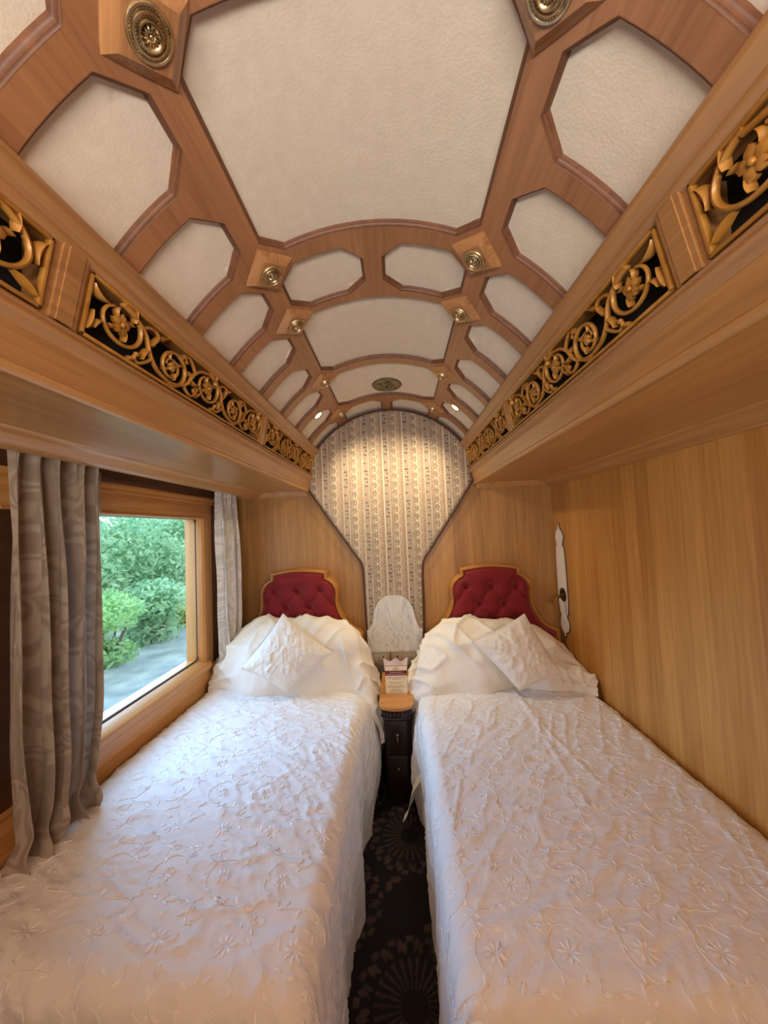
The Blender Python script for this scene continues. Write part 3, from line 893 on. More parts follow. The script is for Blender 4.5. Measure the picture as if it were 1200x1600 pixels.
class Spread:
    def __init__(s, xo, xr, seed, left):
        s.xo, s.xr, s.sg, s.left, s.seed = xo, xr, (1 if xr > xo else -1), left, seed
        s.W = abs(xr-xo); s.Yh, s.Yf = 2.50, .765; s.Lq = s.Yh-s.Yf
        s.drop = .545; step = .0072
        s.p = np.arange(0, s.W+s.drop+.02, step); s.q = np.arange(0, s.Lq+s.drop+.02, step)
        Pp, Qq = np.meshgrid(s.p, s.q, indexing='ij')
        s.P = s.base(Pp, Qq)
        du = np.gradient(s.P, axis=0); dv = np.gradient(s.P, axis=1)
        n = np.cross(du, dv); n /= np.linalg.norm(n, axis=2)[..., None]+1e-9
        if s.sg > 0: n = -n
        s.n = n
        s.P = s.P+n*s.wr(Pp, Qq)[..., None]
        s.step = step
    def base(s, p, q):
        rc = .055
        dp = np.maximum(0, p-(s.W-rc)); dq = np.maximum(0, q-(s.Lq-rc))
        d = np.maximum(dp, dq); phi = np.arctan2(dq, dp+1e-9)
        d = np.where((dp > 0) & (dq > 0), (dp**4+dq**4)**.25, d)
        arc = rc*PI/2
        th = np.clip(d/rc, 0, PI/2); hx = rc*np.sin(th); hz = rc*(1-np.cos(th)); ext = np.maximum(0, d-arc); hz = hz+ext
        # outward flare of the hanging part
        qq = np.clip(q/s.Lq, 0, 1.2); y_ = s.Yh-q
        if s.left: fl = .014+.055*sstep(1.80, 2.10, y_)+.02*sstep(1.05, .85, y_)
        else: fl = .020+.045*sstep(1.65, 2.1, y_)
        fl = fl*np.sin(PI*np.clip(hz/.56, 0, 1)*.9)
        along = np.where(dp > dq, q, p)
        fold = (.018*np.sin(along*13+3*vnoise(along*3, along*0, s.seed))+.010*np.sin(along*31+s.seed))*sstep(.05, .5, hz)
        corner = np.sin(2*phi)*np.where((dp > 0) & (dq > 0), 1, 0)
        hx = hx+fl+fold*.8+corner*.06*sstep(0, .35, hz)
        cx = np.cos(phi); cy = np.sin(phi)
        px = np.minimum(p, s.W-rc)+hx*cx*(d > 0); qy = np.minimum(q, s.Lq-rc)+hx*cy*(d > 0)
        t = np.clip(p/s.W, 0, 1)
        zt = .572+(.055*(1-t)**2 if s.left else -.012*(1-t)**2)-.03*np.exp(-(p/.03)**2)
        zt = zt+.012*np.sin(PI*t)
        return np.stack([s.xo+s.sg*px, s.Yh-qy, zt-hz], -1)
    def wr(s, p, q):
        k = s.seed
        wx = p+.05*(fbm(p*5, q*5, k)-.5); wy = q+.05*(fbm(p*5+9, q*5, k+1)-.5)
        def ridge(a, fx, fy, sd):
            c, si = math.cos(a), math.sin(a)
            n = vnoise((wx*c+wy*si)*fx, (-wx*si+wy*c)*fy, sd)
            return 1-np.abs(2*n-1)
        h = .014*(fbm(p*3.2, q*3.2, k+2, 3)-.45)
        if s.left:
            m = vnoise(p*4, q*4, k+3)
            h = h+.0105*ridge(.45, 5, 27, k)**4*sstep(.15, .6, m)+.0090*ridge(-.25, 6, 31, k+2)**4*sstep(.85, .35, m)+.0060*ridge(1.0, 7, 38, k+4)**4*sstep(.3, .6, vnoise(p*5+3, q*5, k+1))+.0060*ridge(.1, 4, 20, k+1)**6+.0040*ridge(.7, 13, 55, k+5)**3
        else:
            m = vnoise(p*3, q*3, k+3)
            h = h+.0105*ridge(1.15, 3.5, 20, k)**5*sstep(.25, .7, m)+.0080*ridge(.15, 5, 26, k+2)**4*sstep(.7, .2, m)+.0055*ridge(.8, 6, 34, k+4)**4+.0035*ridge(.3, 12, 50, k+5)**3
            # pressed fold lines running down the cover
            for c, a in ((.52, .02), (.60, -.05)):
                dd = np.abs(s.W-p-c-a*np.sin(q*3)); h = h+.007*np.exp(-(dd/.011)**2)*sstep(.15, .5, q)*sstep(1.45, .9, q)
        h = .62*h+.0016*(fbm(p*38, q*38, k+5, 2)-.5)
        return h
    def at(s, p, q, off=.0):
        fi = np.clip(np.asarray(p)/s.step, 0, len(s.p)-1.001); fj = np.clip(np.asarray(q)/s.step, 0, len(s.q)-1.001)
        i = fi.astype(int); j = fj.astype(int); u = (fi-i)[..., None]; v = (fj-j)[..., None]
        def bl(G): return (G[i, j]*(1-u)+G[i+1, j]*u)*(1-v)+(G[i, j+1]*(1-u)+G[i+1, j+1]*u)*v
        nn = bl(s.n); return bl(s.P)+nn*off, nn

def bedspread(xo, xr, seed, left, label):
    s = Spread(xo, xr, seed, left)
    f = gridfaces(len(s.p), len(s.q))
    if s.sg > 0: f = f[:, ::-1]
    root = mk('bedspread', s.P.reshape(-1, 3), f, M_SPREAD)
    tag(root, label, 'bedspread', 'white embroidered bedspreads')
    m = MB(); rd = random.Random(seed)
    def line(pts, r0, r1):
        pts = np.array(pts)
        if pts[:, 0].min() < .01 or pts[:, 0].max() > s.W+.47 or pts[:, 1].min() < .38 or pts[:, 1].max() > s.Lq+.45: return
        P, n = s.at(pts[:, 0], pts[:, 1], .0006)
        m.tube(P, np.linspace(r0, r1, len(P)), 5, up=n)
    def petal(p, q, a, ln, w):
        if p < .015 or p > s.W+.46 or q < .38: return
        c, si = math.cos(a), math.sin(a); o = []
        prof = ((0, 0), (.25, .8), (.55, 1), (.85, .6), (1, 0))
        for t, ww in prof:
            for e in (1, 0, -1): o.append((p+c*ln*t-si*w*ww*e, q+si*ln*t+c*w*ww*e))
        o = np.array(o); P, n = s.at(o[:, 0], o[:, 1], .0004)
        P[1::3] += n[1::3]*.0026*np.array([0, .8, 1, .7, 0])[:, None]
        m.add(P, [(i*3+e, i*3+e+1, i*3+3+e+1, i*3+3+e) for i in range(4) for e in (0, 1)])
    dp, dq = .165, .155
    rowi = 0; q = .40
    while q < s.Lq+.35:
        p = .10+(dp/2 if rowi % 2 else 0)
        while p < s.W+.42:
            a0 = rd.uniform(-.4, .4); fl = 1 if rd.random() > .5 else -1
            big = rowi % 2 == 0
            L = .023 if big else .017
            for k in range(8): petal(p+.005*math.cos(a0+k*PI/4), q+.005*math.sin(a0+k*PI/4), a0+k*PI/4, L*rd.uniform(.85, 1.1), .0045)
            # vine loop round the flower, running on into a tail
            th = np.linspace(-2.6, 1.9, 34); rx, ry = .046, .054
            if not left or rowi % 2: line([(p+fl*rx*math.cos(t), q+ry*math.sin(t)) for t in th], .0014, .0011)
            for t in (-2.2, -1.3, -.3, .7, 1.6):
                petal(p+fl*rx*math.cos(t), q+ry*math.sin(t), math.atan2(ry*math.cos(t), -fl*rx*math.sin(t))+rd.choice((.7, -.7)), .020, .0042)
            th = np.linspace(0, 1, 22)
            line([(p+fl*(-.04-.07*t+.024*math.sin(6*t)), q+.035+.075*t+.018*math.sin(5*t+1)) for t in th], .0013, .0010)
            line([(p+fl*(.03+.02*math.sin(7*t)), q+.055+.065*t) for t in th], .0013, .0010)
            for t in (.25, .5, .75, 1):
                petal(p+fl*(-.04-.07*t+.024*math.sin(6*t)), q+.035+.075*t+.018*math.sin(5*t+1), rd.uniform(0, 6.3), .024, .0048)
            for t in (.4, .95): petal(p+fl*(.03+.02*math.sin(7*t)), q+.055+.065*t, rd.uniform(0, 6.3), .017, .004)
            p += dp
        q += dq/1.0; rowi += 1
    mk('embroidery', m.v, m.f, M_THREAD, root)
    return s
SL = bedspread(-1.165, -.192, 1, True, 'white embroidered bedspread on the left bed by the window')
SR = bedspread(1.150, .132, 4, False, 'white embroidered bedspread on the right bed by the oak wall')

def interp_curve(tab, n):
    T = smooth_poly(tab, 8); d = np.concatenate([[0], np.cumsum(np.linalg.norm(np.diff(T, axis=0), axis=1))]); d /= d[-1]
    u = np.linspace(0, 1, n); return np.stack([np.interp(u, d, T[:, 0]), np.interp(u, d, T[:, 1])], 1)
def covered_pillow(crest, base, back, yb, yc, ye, seed, label, flip):
    n, k = 170, 70
    C = interp_curve(crest, n); B = interp_curve(base, n); K = interp_curve(back, n)
    t = np.linspace(0, 1, k)
    G = np.zeros((n, k, 3))
    uu = np.linspace(0, 1, n)
    for j, tt in enumerate(t):
        if tt < .75:
            w = tt/.75; g = math.sin(w*PI/2)**.85; gy = 1-math.cos(w*PI/2)
            xz = B+(C-B)*g; y = yb+(yc-yb)*(.35*gy+.65*w)
        else:
            w = (tt-.75)/.25; g = w**1.6
            xz = C+(K-C)*g; y = yc+(ye-yc)*w
        G[:, j, 0] = xz[:, 0]; G[:, j, 1] = y; G[:, j, 2] = xz[:, 1]
    U, T_ = np.meshgrid(uu, t, indexing='ij')
    G[:, :, 1] += (.03*np.sin(U*9+seed)+.02*np.sin(U*21))*(1-T_)**2
    du = np.gradient(G, axis=0); dv = np.gradient(G, axis=1); nn = np.cross(du, dv); nn /= np.linalg.norm(nn, axis=2)[..., None]+1e-9
    if nn[:, :, 2].mean() < 0: nn = -nn
    def rg(x, y, sd): return 1-np.abs(2*vnoise(x, y, sd)-1)
    wu = U+.04*(fbm(U*4, T_*4, seed)-.5)
    h = .013*rg(wu*9+T_*2.2, T_*1.5, seed)**3*sstep(.0, .3, T_)+.008*rg(wu*16-T_*4, T_*2.2+3, seed+1)**3+.012*(fbm(U*5, T_*4, seed+2)-.5)
    edge = np.minimum(U, 1-U); h = h+.012*rg(U*3, T_*11, seed+3)**2*np.exp(-(edge/.14)**2)
    h = 2.3*h*sstep(0, .05, T_)
    G += nn*h[..., None]; G[:, 0, 2] -= .02
    f = gridfaces(n, k)
    if flip: f = f[:, ::-1]
    o = mk('covered_pillow', G.reshape(-1, 3), f, M_LINEN)
    tag(o, label, 'pillow', 'big pillows under white sheets')
crest = [(-1.155,.66),(-1.12,.76),(-1.05,.875),(-.96,.945),(-.80,.972),(-.62,.968),(-.44,.945),(-.31,.905),(-.235,.83),(-.185,.72),(-.158,.60),(-.142,.48),(-.130,.38)]
base = [(-1.15,.625),(-1.05,.618),(-.9,.610),(-.7,.605),(-.5,.603),(-.34,.602),(-.255,.590),(-.200,.555),(-.150,.49),(-.125,.43),(-.115,.37),(-.112,.33),(-.110,.30)]
back = [(-1.145,.70),(-1.10,.76),(-1.05,.83),(-.96,.90),(-.80,.93),(-.62,.93),(-.44,.91),(-.31,.87),(-.25,.80),(-.205,.70),(-.18,.60),(-.165,.48),(-.155,.38)]
covered_pillow(crest, base, back, 2.10, 2.36, 2.450, 2, 'big pillow under a plain white sheet at the head of the left bed', False)
crest = [(1.142,.60),(1.10,.67),(1.02,.77),(.90,.85),(.76,.905),(.60,.932),(.45,.935),(.345,.918),(.25,.85),(.175,.75),(.125,.64),(.092,.55),(.070,.47)]
base = [(1.13,.575),(1.0,.592),(.85,.60),(.7,.603),(.5,.603),(.34,.600),(.24,.592),(.18,.575),(.125,.535),(.090,.49),(.070,.45),(.06,.42),(.052,.40)]
back = [(1.142,.63),(1.09,.69),(1.0,.77),(.9,.83),(.76,.88),(.60,.90),(.45,.90),(.345,.88),(.26,.82),(.195,.73),(.155,.64),(.125,.55),(.105,.47)]
covered_pillow(crest, base, back, 2.12, 2.37, 2.450, 5, 'big pillow under a plain white sheet at the head of the right bed', True)

def throw_pillow(cs, thick, seed, label):
    """cs: bottom, right, top, left corner"""
    n = 56; u = np.linspace(0, 1, n); U, V_ = np.meshgrid(u, u, indexing='ij')
    c = [np.array(q, float) for q in cs]
    P = c[0]*(1-U)[..., None]*(1-V_)[..., None]+c[1]*U[..., None]*(1-V_)[..., None]+c[2]*U[..., None]*V_[..., None]+c[3]*(1-U)[..., None]*V_[..., None]
    nrm = np.cross(c[1]-c[3], c[2]-c[0]); nrm /= np.linalg.norm(nrm)
    if nrm[1] > 0: nrm = -nrm
    ctr = sum(c)/4
    # edges drawn in between the corners
    pin = .06*(np.sin(PI*U)**.8*(1-np.sin(PI*V_))**2+np.sin(PI*V_)**.8*(1-np.sin(PI*U))**2)
    P = P+(ctr-P)*pin[..., None]
    puff = (np.sin(PI*U)*np.sin(PI*V_))**.55
    def rg(x, y, sd): return 1-np.abs(2*vnoise(x, y, sd)-1)
    w = .007*rg((U+V_)*3, (U-V_)*13, seed)**3+.004*rg(U*4+3, V_*14, seed+1)**3
    rad = .010*rg(np.arctan2(U-.5, V_-.5)*5, np.hypot(U-.5, V_-.5)*1.2, seed+3)**2*(np.hypot(U-.5, V_-.5) > .2)
    F_ = P+nrm*(thick*puff+(w+rad)*puff**.5)[..., None]; Bk = P-nrm*(thick*.75*puff)[..., None]
    idx = gridfaces(n, n)
    root = empty('throw_pillow', tuple(c[0])); tag(root, label, 'cushion', 'small white throw pillows')
    # raised stitched lattice and sprigs on the face
    m = MB()
    rd = random.Random(seed)
    def fp(u_, v_):
        i = np.clip(u_*(n-1), 0, n-1.001); j = np.clip(v_*(n-1), 0, n-1.001); a = int(i); b_ = int(j); x = i-a; y = j-b_
        return (F_[a, b_]*(1-x)*(1-y)+F_[a+1, b_]*x*(1-y)+F_[a, b_+1]*(1-x)*y+F_[a+1, b_+1]*x*y)+nrm*.0008
    for k in range(16):
        u0, v0, a0 = rd.uniform(.15, .85), rd.uniform(.15, .85), rd.uniform(0, 6.3)
        pts = [fp(u0+.11*(t-.5)*math.cos(a0)+.03*math.sin(4*t)*math.sin(a0), v0+.11*(t-.5)*math.sin(a0)+.03*math.sin(4*t)*math.cos(a0)) for t in np.linspace(0, 1, 12)]
        m.tube(pts, .0011, 5, up=tuple(nrm))
        pts = [fp(u0+.02*t*math.cos(a0), v0+.02*t*math.sin(a0)) for t in np.linspace(0, 1, 5)]
        m.tube(pts, [.0012, .0032, .0038, .003, .0008], 6, up=tuple(nrm))
    V2 = np.concatenate([F_.reshape(-1, 3), Bk.reshape(-1, 3), np.array(m.v)])
    fc = [tuple(q) for q in np.concatenate([idx, idx[:, ::-1]+n*n])]+[tuple(i+2*n*n for i in q) for q in m.f]
    me = mk('pillow_case', V2, fc, M_LINEN, root)
    bm = bmesh.new(); bm.from_mesh(me.data); bmesh.ops.remove_doubles(bm, verts=bm.verts, dist=.0005); bmesh.ops.recalc_face_normals(bm, faces=bm.faces); bm.to_mesh(me.data); bm.free()
    m = MB(); b = np.concatenate([P[:, 0], P[-1, 1:], P[-2::-1, -1], P[0, -2:0:-1]])
    m.tube(b, .0035, 6, closed=True, up=tuple(nrm)); m.build('seam_piping', M_LINEN, root)
throw_pillow([(-.638, 2.04, .640), (-.381, 2.13, .825), (-.700, 2.20, 1.048), (-.905, 2.05, .776)], .060, 2, 'small white throw pillow standing on its corner on the left bed')
throw_pillow([(.678, 2.04, .622), (.947, 2.10, .676), (.790, 2.22, .996), (.446, 2.13, .865)], .066, 6, 'small white throw pillow leaning against the right bed pillow')

# loose sheet corner hanging below the right bedspread
tb = np.linspace(0, 1, 24); sv = np.linspace(0, 1, 30)
TT, SS = np.meshgrid(tb, sv, indexing='ij')
Xs = .118-(.120*SS**1.1)*(1-TT)**1.0+.010*np.sin(SS*9+TT*5); Ys = 1.82+.24*TT+.03*SS; Zs = .36-.29*SS*(1-.35*TT**2)+.012*np.sin(TT*14)
o = mk('hanging_sheet', np.stack([Xs, Ys, Zs], -1).reshape(-1, 3), gridfaces(24, 30), M_LINEN)
tag(o, 'loose white sheet corner hanging under the right bedspread towards the bedside table', 'sheet')

# ------------------------------------------------------------------ bedside table and card
TZ = .545
ns = empty('bedside_table', (-.013, 2.30, 0)); tag(ns, 'small bow fronted bedside table with honey oak top between the beds', 'bedside table')
def bow(hw, yback, ys, yc, n=14):
    f = [(-.013+hw*math.cos(a), ys-(ys-yc)*math.sin(a)) for a in np.linspace(0, PI, n)]
    return [(-.013+hw, yback)]+f+[(-.013-hw, yback)]
m = MB(); P0 = bow(.100, 2.535, 2.085, 2.022); 
m.prism(P0, lambda p: (p[0], p[1], TZ-.012), lambda p: (p[0], p[1], TZ)); m.prism(bow(.098, 2.535, 2.087, 2.026), lambda p: (p[0], p[1], TZ-.018), lambda p: (p[0], p[1], TZ-.012)); m.build('table_top', W_TOP, ns, angle=25)
m = MB(); m.prism(bow(.088, 2.53, 2.10, 2.045), lambda p: (p[0], p[1], TZ-.075), lambda p: (p[0], p[1], TZ-.018)); m.build('apron', W_DARK, ns, angle=25)
m = MB()
for k in range(-3, 4):
    x = -.013+k*.023; y = 2.10-.055*math.sqrt(max(0, 1-(k*.023/.088)**2))-.002
    m.tube([(x-.010, y+.001, TZ-.04), (x-.005, y-.004, TZ-.052), (x, y-.005, TZ-.034), (x+.005, y-.004, TZ-.052), (x+.010, y+.001, TZ-.04)], .0032, 6)
m.tube([(p[0], p[1]-.002, TZ-.072) for p in bow(.088, 2.5, 2.10, 2.045)[1:-1]], .005, 6)
m.build('carving', W_DARK, ns)
m = MB(); m.prism(bow(.080, 2.53, 2.115, 2.065), lambda p: (p[0], p[1], .0), lambda p: (p[0], p[1], TZ-.075)); m.build('carcass', W_DARK, ns, angle=25)
dr = MB().bbox((-.065, 2.058, .275), (.040, 2.075, .455), .004).build('door', W_DARK, ns)
m = MB(); m.sphere((-.013, 2.050, .385), (.008, .010, .008)); m.tube([(-.013, 2.047, .375), (-.013, 2.046, .350)], .004, 8); m.build('knob', M_BRASS, dr)
dr = MB().bbox((-.065, 2.058, .050), (.040, 2.075, .265), .004).build('door', W_DARK, ns)
m = MB(); m.sphere((-.013, 2.050, .20), (.007, .009, .007)); m.build('knob', M_BRASS, dr)

cd = empty('table_card', (-.010, 2.21, TZ)); tag(cd, 'cream folded table card with maroon band and scalloped pink top', 'card')
cw0, cw1 = -.076, .056
def cy(z): return 2.192+(z-TZ)*.12
zb, zt_ = TZ+.001, TZ+.168
def slab(m, x0, x1, z0, z1, lift, th=.0006):
    v = [(x, cy(z)-lift-d, z) for d in (0, th) for x, z in ((x0, z0), (x1, z0), (x1, z1), (x0, z1))]
    m.add(v, [(0,1,2,3),(7,6,5,4),(0,4,5,1),(1,5,6,2),(2,6,7,3),(3,7,4,0)])
m = MB(); slab(m, cw0, cw1, zb, zt_, 0, .0015); fp_ = m.build('front_panel', M_CARD, cd, smooth=False)
m = MB(); v = [(cw0, cy(zt_)+.001, zt_), (cw1, cy(zt_)+.001, zt_), (cw1+.004, 2.30, zb), (cw0-.004, 2.30, zb)]
m.add(v+[(x, y+.0015, z) for x, y, z in v], [(0,1,2,3),(4,5,6,7),(0,1,5,4),(1,2,6,5),(2,3,7,6),(3,0,4,7)]); m.build('back_panel', M_CARD, cd, smooth=False)
m = MB(); nn = 40; v = []; 
for i in range(nn+1):
    t = i/nn; x = cw0-.004+(cw1-cw0+.008)*t
    top = zt_+.034+.010*math.cos(t*4*PI)*1.0-.004
    flare = 1+.07
    v += [(x, cy(zt_)+.004, zt_-.03), (-.010+(x+.010)*flare, cy(zt_)+.004+.006*math.sin(t*9), top)]
f = [(i*2, i*2+2, i*2+3, i*2+1) for i in range(nn)]; n0 = len(v)
m.add(v+[(x, y+.001, z) for x, y, z in v], f+[tuple(n0+k for k in q[::-1]) for q in f]+[(i*2+1, i*2+3, n0+i*2+3, n0+i*2+1) for i in range(nn)])
m.build('scalloped_top', M_PINK, cd)
m = MB(); slab(m, cw0-.0005, cw1+.0005, TZ+.108, TZ+.136, .0016); m.build('maroon_band', M_MAROON, fp_, smooth=False)
rd = random.Random(3)
def textline(m, z, w, h, lift):
    x = -.010-w/2
    while x < -.010+w/2:
        l = rd.uniform(.004, .010); l = min(l, -.010+w/2-x)
        xx = x
        while xx < x+l:     # letter strokes
            cwid = rd.uniform(.0007, .0013); slab(m, xx, xx+cwid, z-h/2*rd.uniform(.7, 1), z+h/2*rd.uniform(.7, 1), lift, .0002); xx += cwid+.0005
        x += l+.0022
m = MB(); textline(m, TZ+.127, .078, .0042, .0024); textline(m, TZ+.116, .118, .0042, .0024); m.build('band_lettering', M_INKL, fp_, smooth=False)
m = MB()
for z, w, h in ((.098, .112, .0026), (.092, .118, .0026), (.086, .052, .0026), (.069, .08, .0028), (.062, .066, .0026), (.049, .10, .0026), (.043, .104, .0026), (.037, .04, .0026), (.026, .072, .0044), (.016, .078, .0034)): textline(m, TZ+z, w, h, .0017)
m.build('small_print', M_INK, fp_, smooth=False)
M_RUST = plain('rust_ink', (150, 92, 70), .8)
for z in (zt_-.004, zb+.005):
    m = MB()
    for k in range(9):
        x = cw0+.008+k*(cw1-cw0-.016)/8; slab(m, x-.0042, x+.0042, z-.0028, z+.0028, .0017, .0002)
    m.build('border', M_RUST, fp_, smooth=False)
m = MB()
for k in range(3):
    x = -.010+(k-1)*.010; hgt = .012 if k == 1 else .008
    m.tube([(x-.005, cy(TZ+.146)-.0020, TZ+.1445), (x-.004, cy(TZ+.15)-.0020, TZ+.1445+hgt*.6), (x, cy(TZ+.15)-.0020, TZ+.1445+hgt), (x+.004, cy(TZ+.15)-.0020, TZ+.1445+hgt*.6), (x+.005, cy(TZ+.146)-.0020, TZ+.1445)], .0012, 5, up=(0, 1, 0))
slab(m, -.030, .010, TZ+.1425, TZ+.1445, .0017, .0003)
m.build('emblem', plain('tan_ink', (178, 142, 98), .8), fp_, smooth=False)

# ------------------------------------------------------------------ ivory latch plate on the right wall
lp = empty('latch_plate', (XR, 2.512, .765)); tag(lp, 'tall ivory latch plate with brass lever on the right wall by the headboard', 'latch')
H_ = [(0,1.532),(.003,1.515),(.010,1.502),(.034,1.484),(.052,1.456),(.052,1.432),(.040,1.405),(.033,1.392),(.034,1.385),(.046,1.380),(.050,1.372),(.052,1.350),(.056,1.32),(.060,1.26),(.062,1.15),(.063,1.04),(.062,.98),(.055,.935),(.051,.920),(.036,.915),(.033,.905),(.036,.893),(.055,.875),(.062,.850),(.058,.825),(.040,.800),(.014,.793),(.006,.785),(0,.765)]
pl = [(2.512-w, z) for w, z in H_]+[(2.512+w, z) for w, z in H_[::-1][1:-1]]
m = MB(); m.prism(pl, lambda p: (XR-.011, p[0], p[1]), lambda p: (XR-.002, p[0], p[1])); m.build('back_plate', M_IVORY, lp, smooth=False)
pl2 = offset_poly(pl, -.004) if (lambda a: sum(a[i][0]*a[(i+1) % len(a)][1]-a[(i+1) % len(a)][0]*a[i][1] for i in range(len(a))) > 0)(pl) else offset_poly(pl, .004)
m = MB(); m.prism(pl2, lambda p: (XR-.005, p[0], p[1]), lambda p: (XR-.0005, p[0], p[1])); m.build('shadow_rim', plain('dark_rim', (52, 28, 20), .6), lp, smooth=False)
Me = Matrix.Translation((XR-.011, 2.500, 1.050)) @ Matrix.Rotation(-PI/2, 4, 'Y')
M_DBR = plain('dark_brass', (92, 70, 38), .38, metal=.9, bump=.2, bscale=200, var=20)
m = MB(); m.lathe([(.046,0),(.046,.003),(.040,.007),(.026,.007),(.022,.004),(0,.004)], 36, Me); es = m.build('escutcheon', M_DBR, lp)
m = MB(); m.tube([(XR-.012, 2.500, 1.046), (XR-.030, 2.500, 1.044), (XR-.042, 2.492, 1.041)], [.009, .008, .008], 10)
m.tube([(XR-.040, 2.492, 1.042), (XR-.070, 2.470, 1.030), (XR-.095, 2.445, 1.014), (XR-.110, 2.430, 1.006)], [.007, .011, .017, .015], 12)
m.build('lever', plain('polished_brass', (190, 150, 82), .25, metal=.9), lp)

# ------------------------------------------------------------------ curtains
def damask(s, z, c0, c1, seed):
    """swirling tone-on-tone leaves"""
    a = fbm(s*9, z*7, seed, 2); b = vnoise(s*16+3*a, z*14+3*a, seed+1); c = np.abs(np.sin(9*b+14*a))
    k = sstep(.55, .85, c)*(vnoise(s*5, z*5, seed+2) > .35)+.35*sstep(.8, .95, np.abs(np.sin(22*a)))
    k = np.clip(k+.10*(vnoise(s*120, z*120, 3)-.5), 0, 1)
    A = np.array(lin(c0)[:3]); B = np.array(lin(c1)[:3])
    return A+(B-A)*k[..., None]
def curtain(name, y0, y1, x0, ztop, zbot, nf, amp, seed, c0, c1, label, cat, cloth_len, hem, mat=None):
    ns_, nz_ = 230, 250
    s = np.linspace(0, 1, ns_); t = np.linspace(0, 1, nz_)
    S_, T_ = np.meshgrid(s, t, indexing='ij')
    ph = 2*PI*nf*S_+1.1*np.sin(2*PI*S_*1.5+seed)+.55*np.sin(T_*3.1+S_*6)
    A_ = amp*(.55+.45*sstep(0, .35, T_))*(.65+.6*vnoise(S_*nf, T_*0+3, seed))
    fold = A_*np.sign(np.sin(ph))*np.abs(np.sin(ph))**.75+.35*amp*np.sin(2.3*ph+1+T_*2)*sstep(.1, .5, T_)
    pleat = .012*np.sin(2*PI*nf*3*S_)*np.exp(-T_/.05)
    bulge = .018*np.sin(T_*7+S_*5)*sstep(.6, 1, T_)*np.sin(ph*.5)
    X = x0+fold+pleat+bulge
    Y = y0+(y1-y0)*S_+.30*(y1-y0)/nf*np.sin(2*ph)*.5+.02*sstep(.5, 1, T_)*np.sin(T_*9+S_*3)
    zb_ = zbot+hem*np.sin(S_*7+seed)+.012*np.sin(ph)
    Z = ztop+(zb_-ztop)*T_
    # scrunched rolls where the hem meets the bed
    X = X+.022*sstep(.86, .97, T_)*np.sin((T_-.86)*40+S_*11)
    C = damask(S_*cloth_len, Z, c0, c1, seed)
    o = mk(name, np.stack([X, Y, Z], -1).reshape(-1, 3), gridfaces(ns_, nz_), mat or M_CURT, col=C.reshape(-1, 3))
    tag(o, label, cat, 'damask window curtains')
    return o
curtain('curtain', .955, 1.262, -1.083, 1.835, .606, 4.6, .036, 3, (148, 130, 112), (172, 156, 138), 'heavy taupe damask curtain drawn to the near side of the window', 'curtain', .95, .030)
curtain('curtain', 2.205, 2.455, -1.105, 1.835, .70, 2.6, .030, 5, (222, 220, 216), (244, 242, 240), 'narrow damask curtain with window light painted into its pale colour, at the far side by the headboard', 'curtain', .55, .012, M_CURT_LIT)  # same damask as the near one, window light put into its colour
ns_, nz_ = 60, 60
S_, T_ = np.meshgrid(np.linspace(0, 1, ns_), np.linspace(0, 1, nz_), indexing='ij')
X = -1.158+.008*np.sin(S_*34+T_*2)*(.5+T_*.5); Y = 1.06+.312*S_; Z = 1.83-1.10*T_
o = mk('sheer_curtain', np.stack([X, Y, Z], -1).reshape(-1, 3), gridfaces(ns_, nz_), M_SHEER); tag(o, 'thin pale sheer curtain peeking out behind the heavy taupe curtain', 'curtain')
m = MB(); m.tube([(-1.094, .70, 1.846), (-1.094, 2.50, 1.846)], .010, 8); o = m.build('curtain_rail', plain('rail_white', (210, 205, 196), .5)); tag(o, 'curtain rail tucked behind the crown molding above the window', 'rail')

# ------------------------------------------------------------------ outside: bank, ballast, bushes
GZ = -.95
xs = np.linspace(-16, -1.9, 70); ys = np.linspace(-4, 22, 90)
X, Y = np.meshgrid(xs, ys, indexing='ij')
Z = GZ+.10*(fbm(X*1.5, Y*1.5, 1)-.5)+.9*sstep(-6.5, -13, X)+.12*fbm(X*6, Y*6, 2, 3)
o = mk('ground', np.stack([X, Y, Z], -1).reshape(-1, 3), gridfaces(70, 90), leafmat('trackside_ground', (112, 128, 134), (152, 166, 166))); tag(o, 'grey blue trackside ground seen through the window', kind='structure')
def make_bush(seed, name, mat, n=4200, h=2.1):
    rd = np.random.RandomState(seed)
    t = empty(name)
    m = MB()
    for k in range(5):
        a = rd.rand()*6.3; r = .5*rd.rand()
        m.tube([(0, 0, 0), (r*.4*math.cos(a), r*.4*math.sin(a), h*.3), (r*math.cos(a), r*math.sin(a), h*.65)], [.05, .04, .015], 6)
    m.build('stem', plain('bark', (96, 78, 60), .9), t, local=True)
    blobs = [(rd.uniform(-.42, .42), rd.uniform(-.42, .42), h*(.25+.58*rd.rand()), rd.uniform(.34, .5)) for _ in range(11)]
    v = []; f = []
    for i in range(n):
        b = blobs[rd.randint(len(blobs))]; d = rd.normal(size=3); d /= np.linalg.norm(d); r = b[3]*(.55+.5*rd.rand())
        c = np.array(b[:3])+d*r*np.array([1, 1, .8]); c[2] = max(c[2], .05)
        e1 = rd.normal(size=3); e1 /= np.linalg.norm(e1); e2 = np.cross(e1, d+.3*rd.normal(size=3)); e2 /= np.linalg.norm(e2)+1e-9
        s = rd.uniform(.05, .09); w = s*.42; k = len(v)
        v += [tuple(c-e1*s), tuple(c+e2*w+d*.01), tuple(c+e1*s), tuple(c-e2*w+d*.01)]; f.append((k, k+1, k+2, k+3))
    mk('foliage', v, f, mat, t, smooth=False, local=True)
    return t
LEAF = [leafmat('leaf_green', (140, 190, 122), (186, 220, 160)), leafmat('leaf_yellow', (180, 200, 104), (214, 224, 146)), leafmat('leaf_bluegreen', (138, 184, 140), (184, 218, 176))]
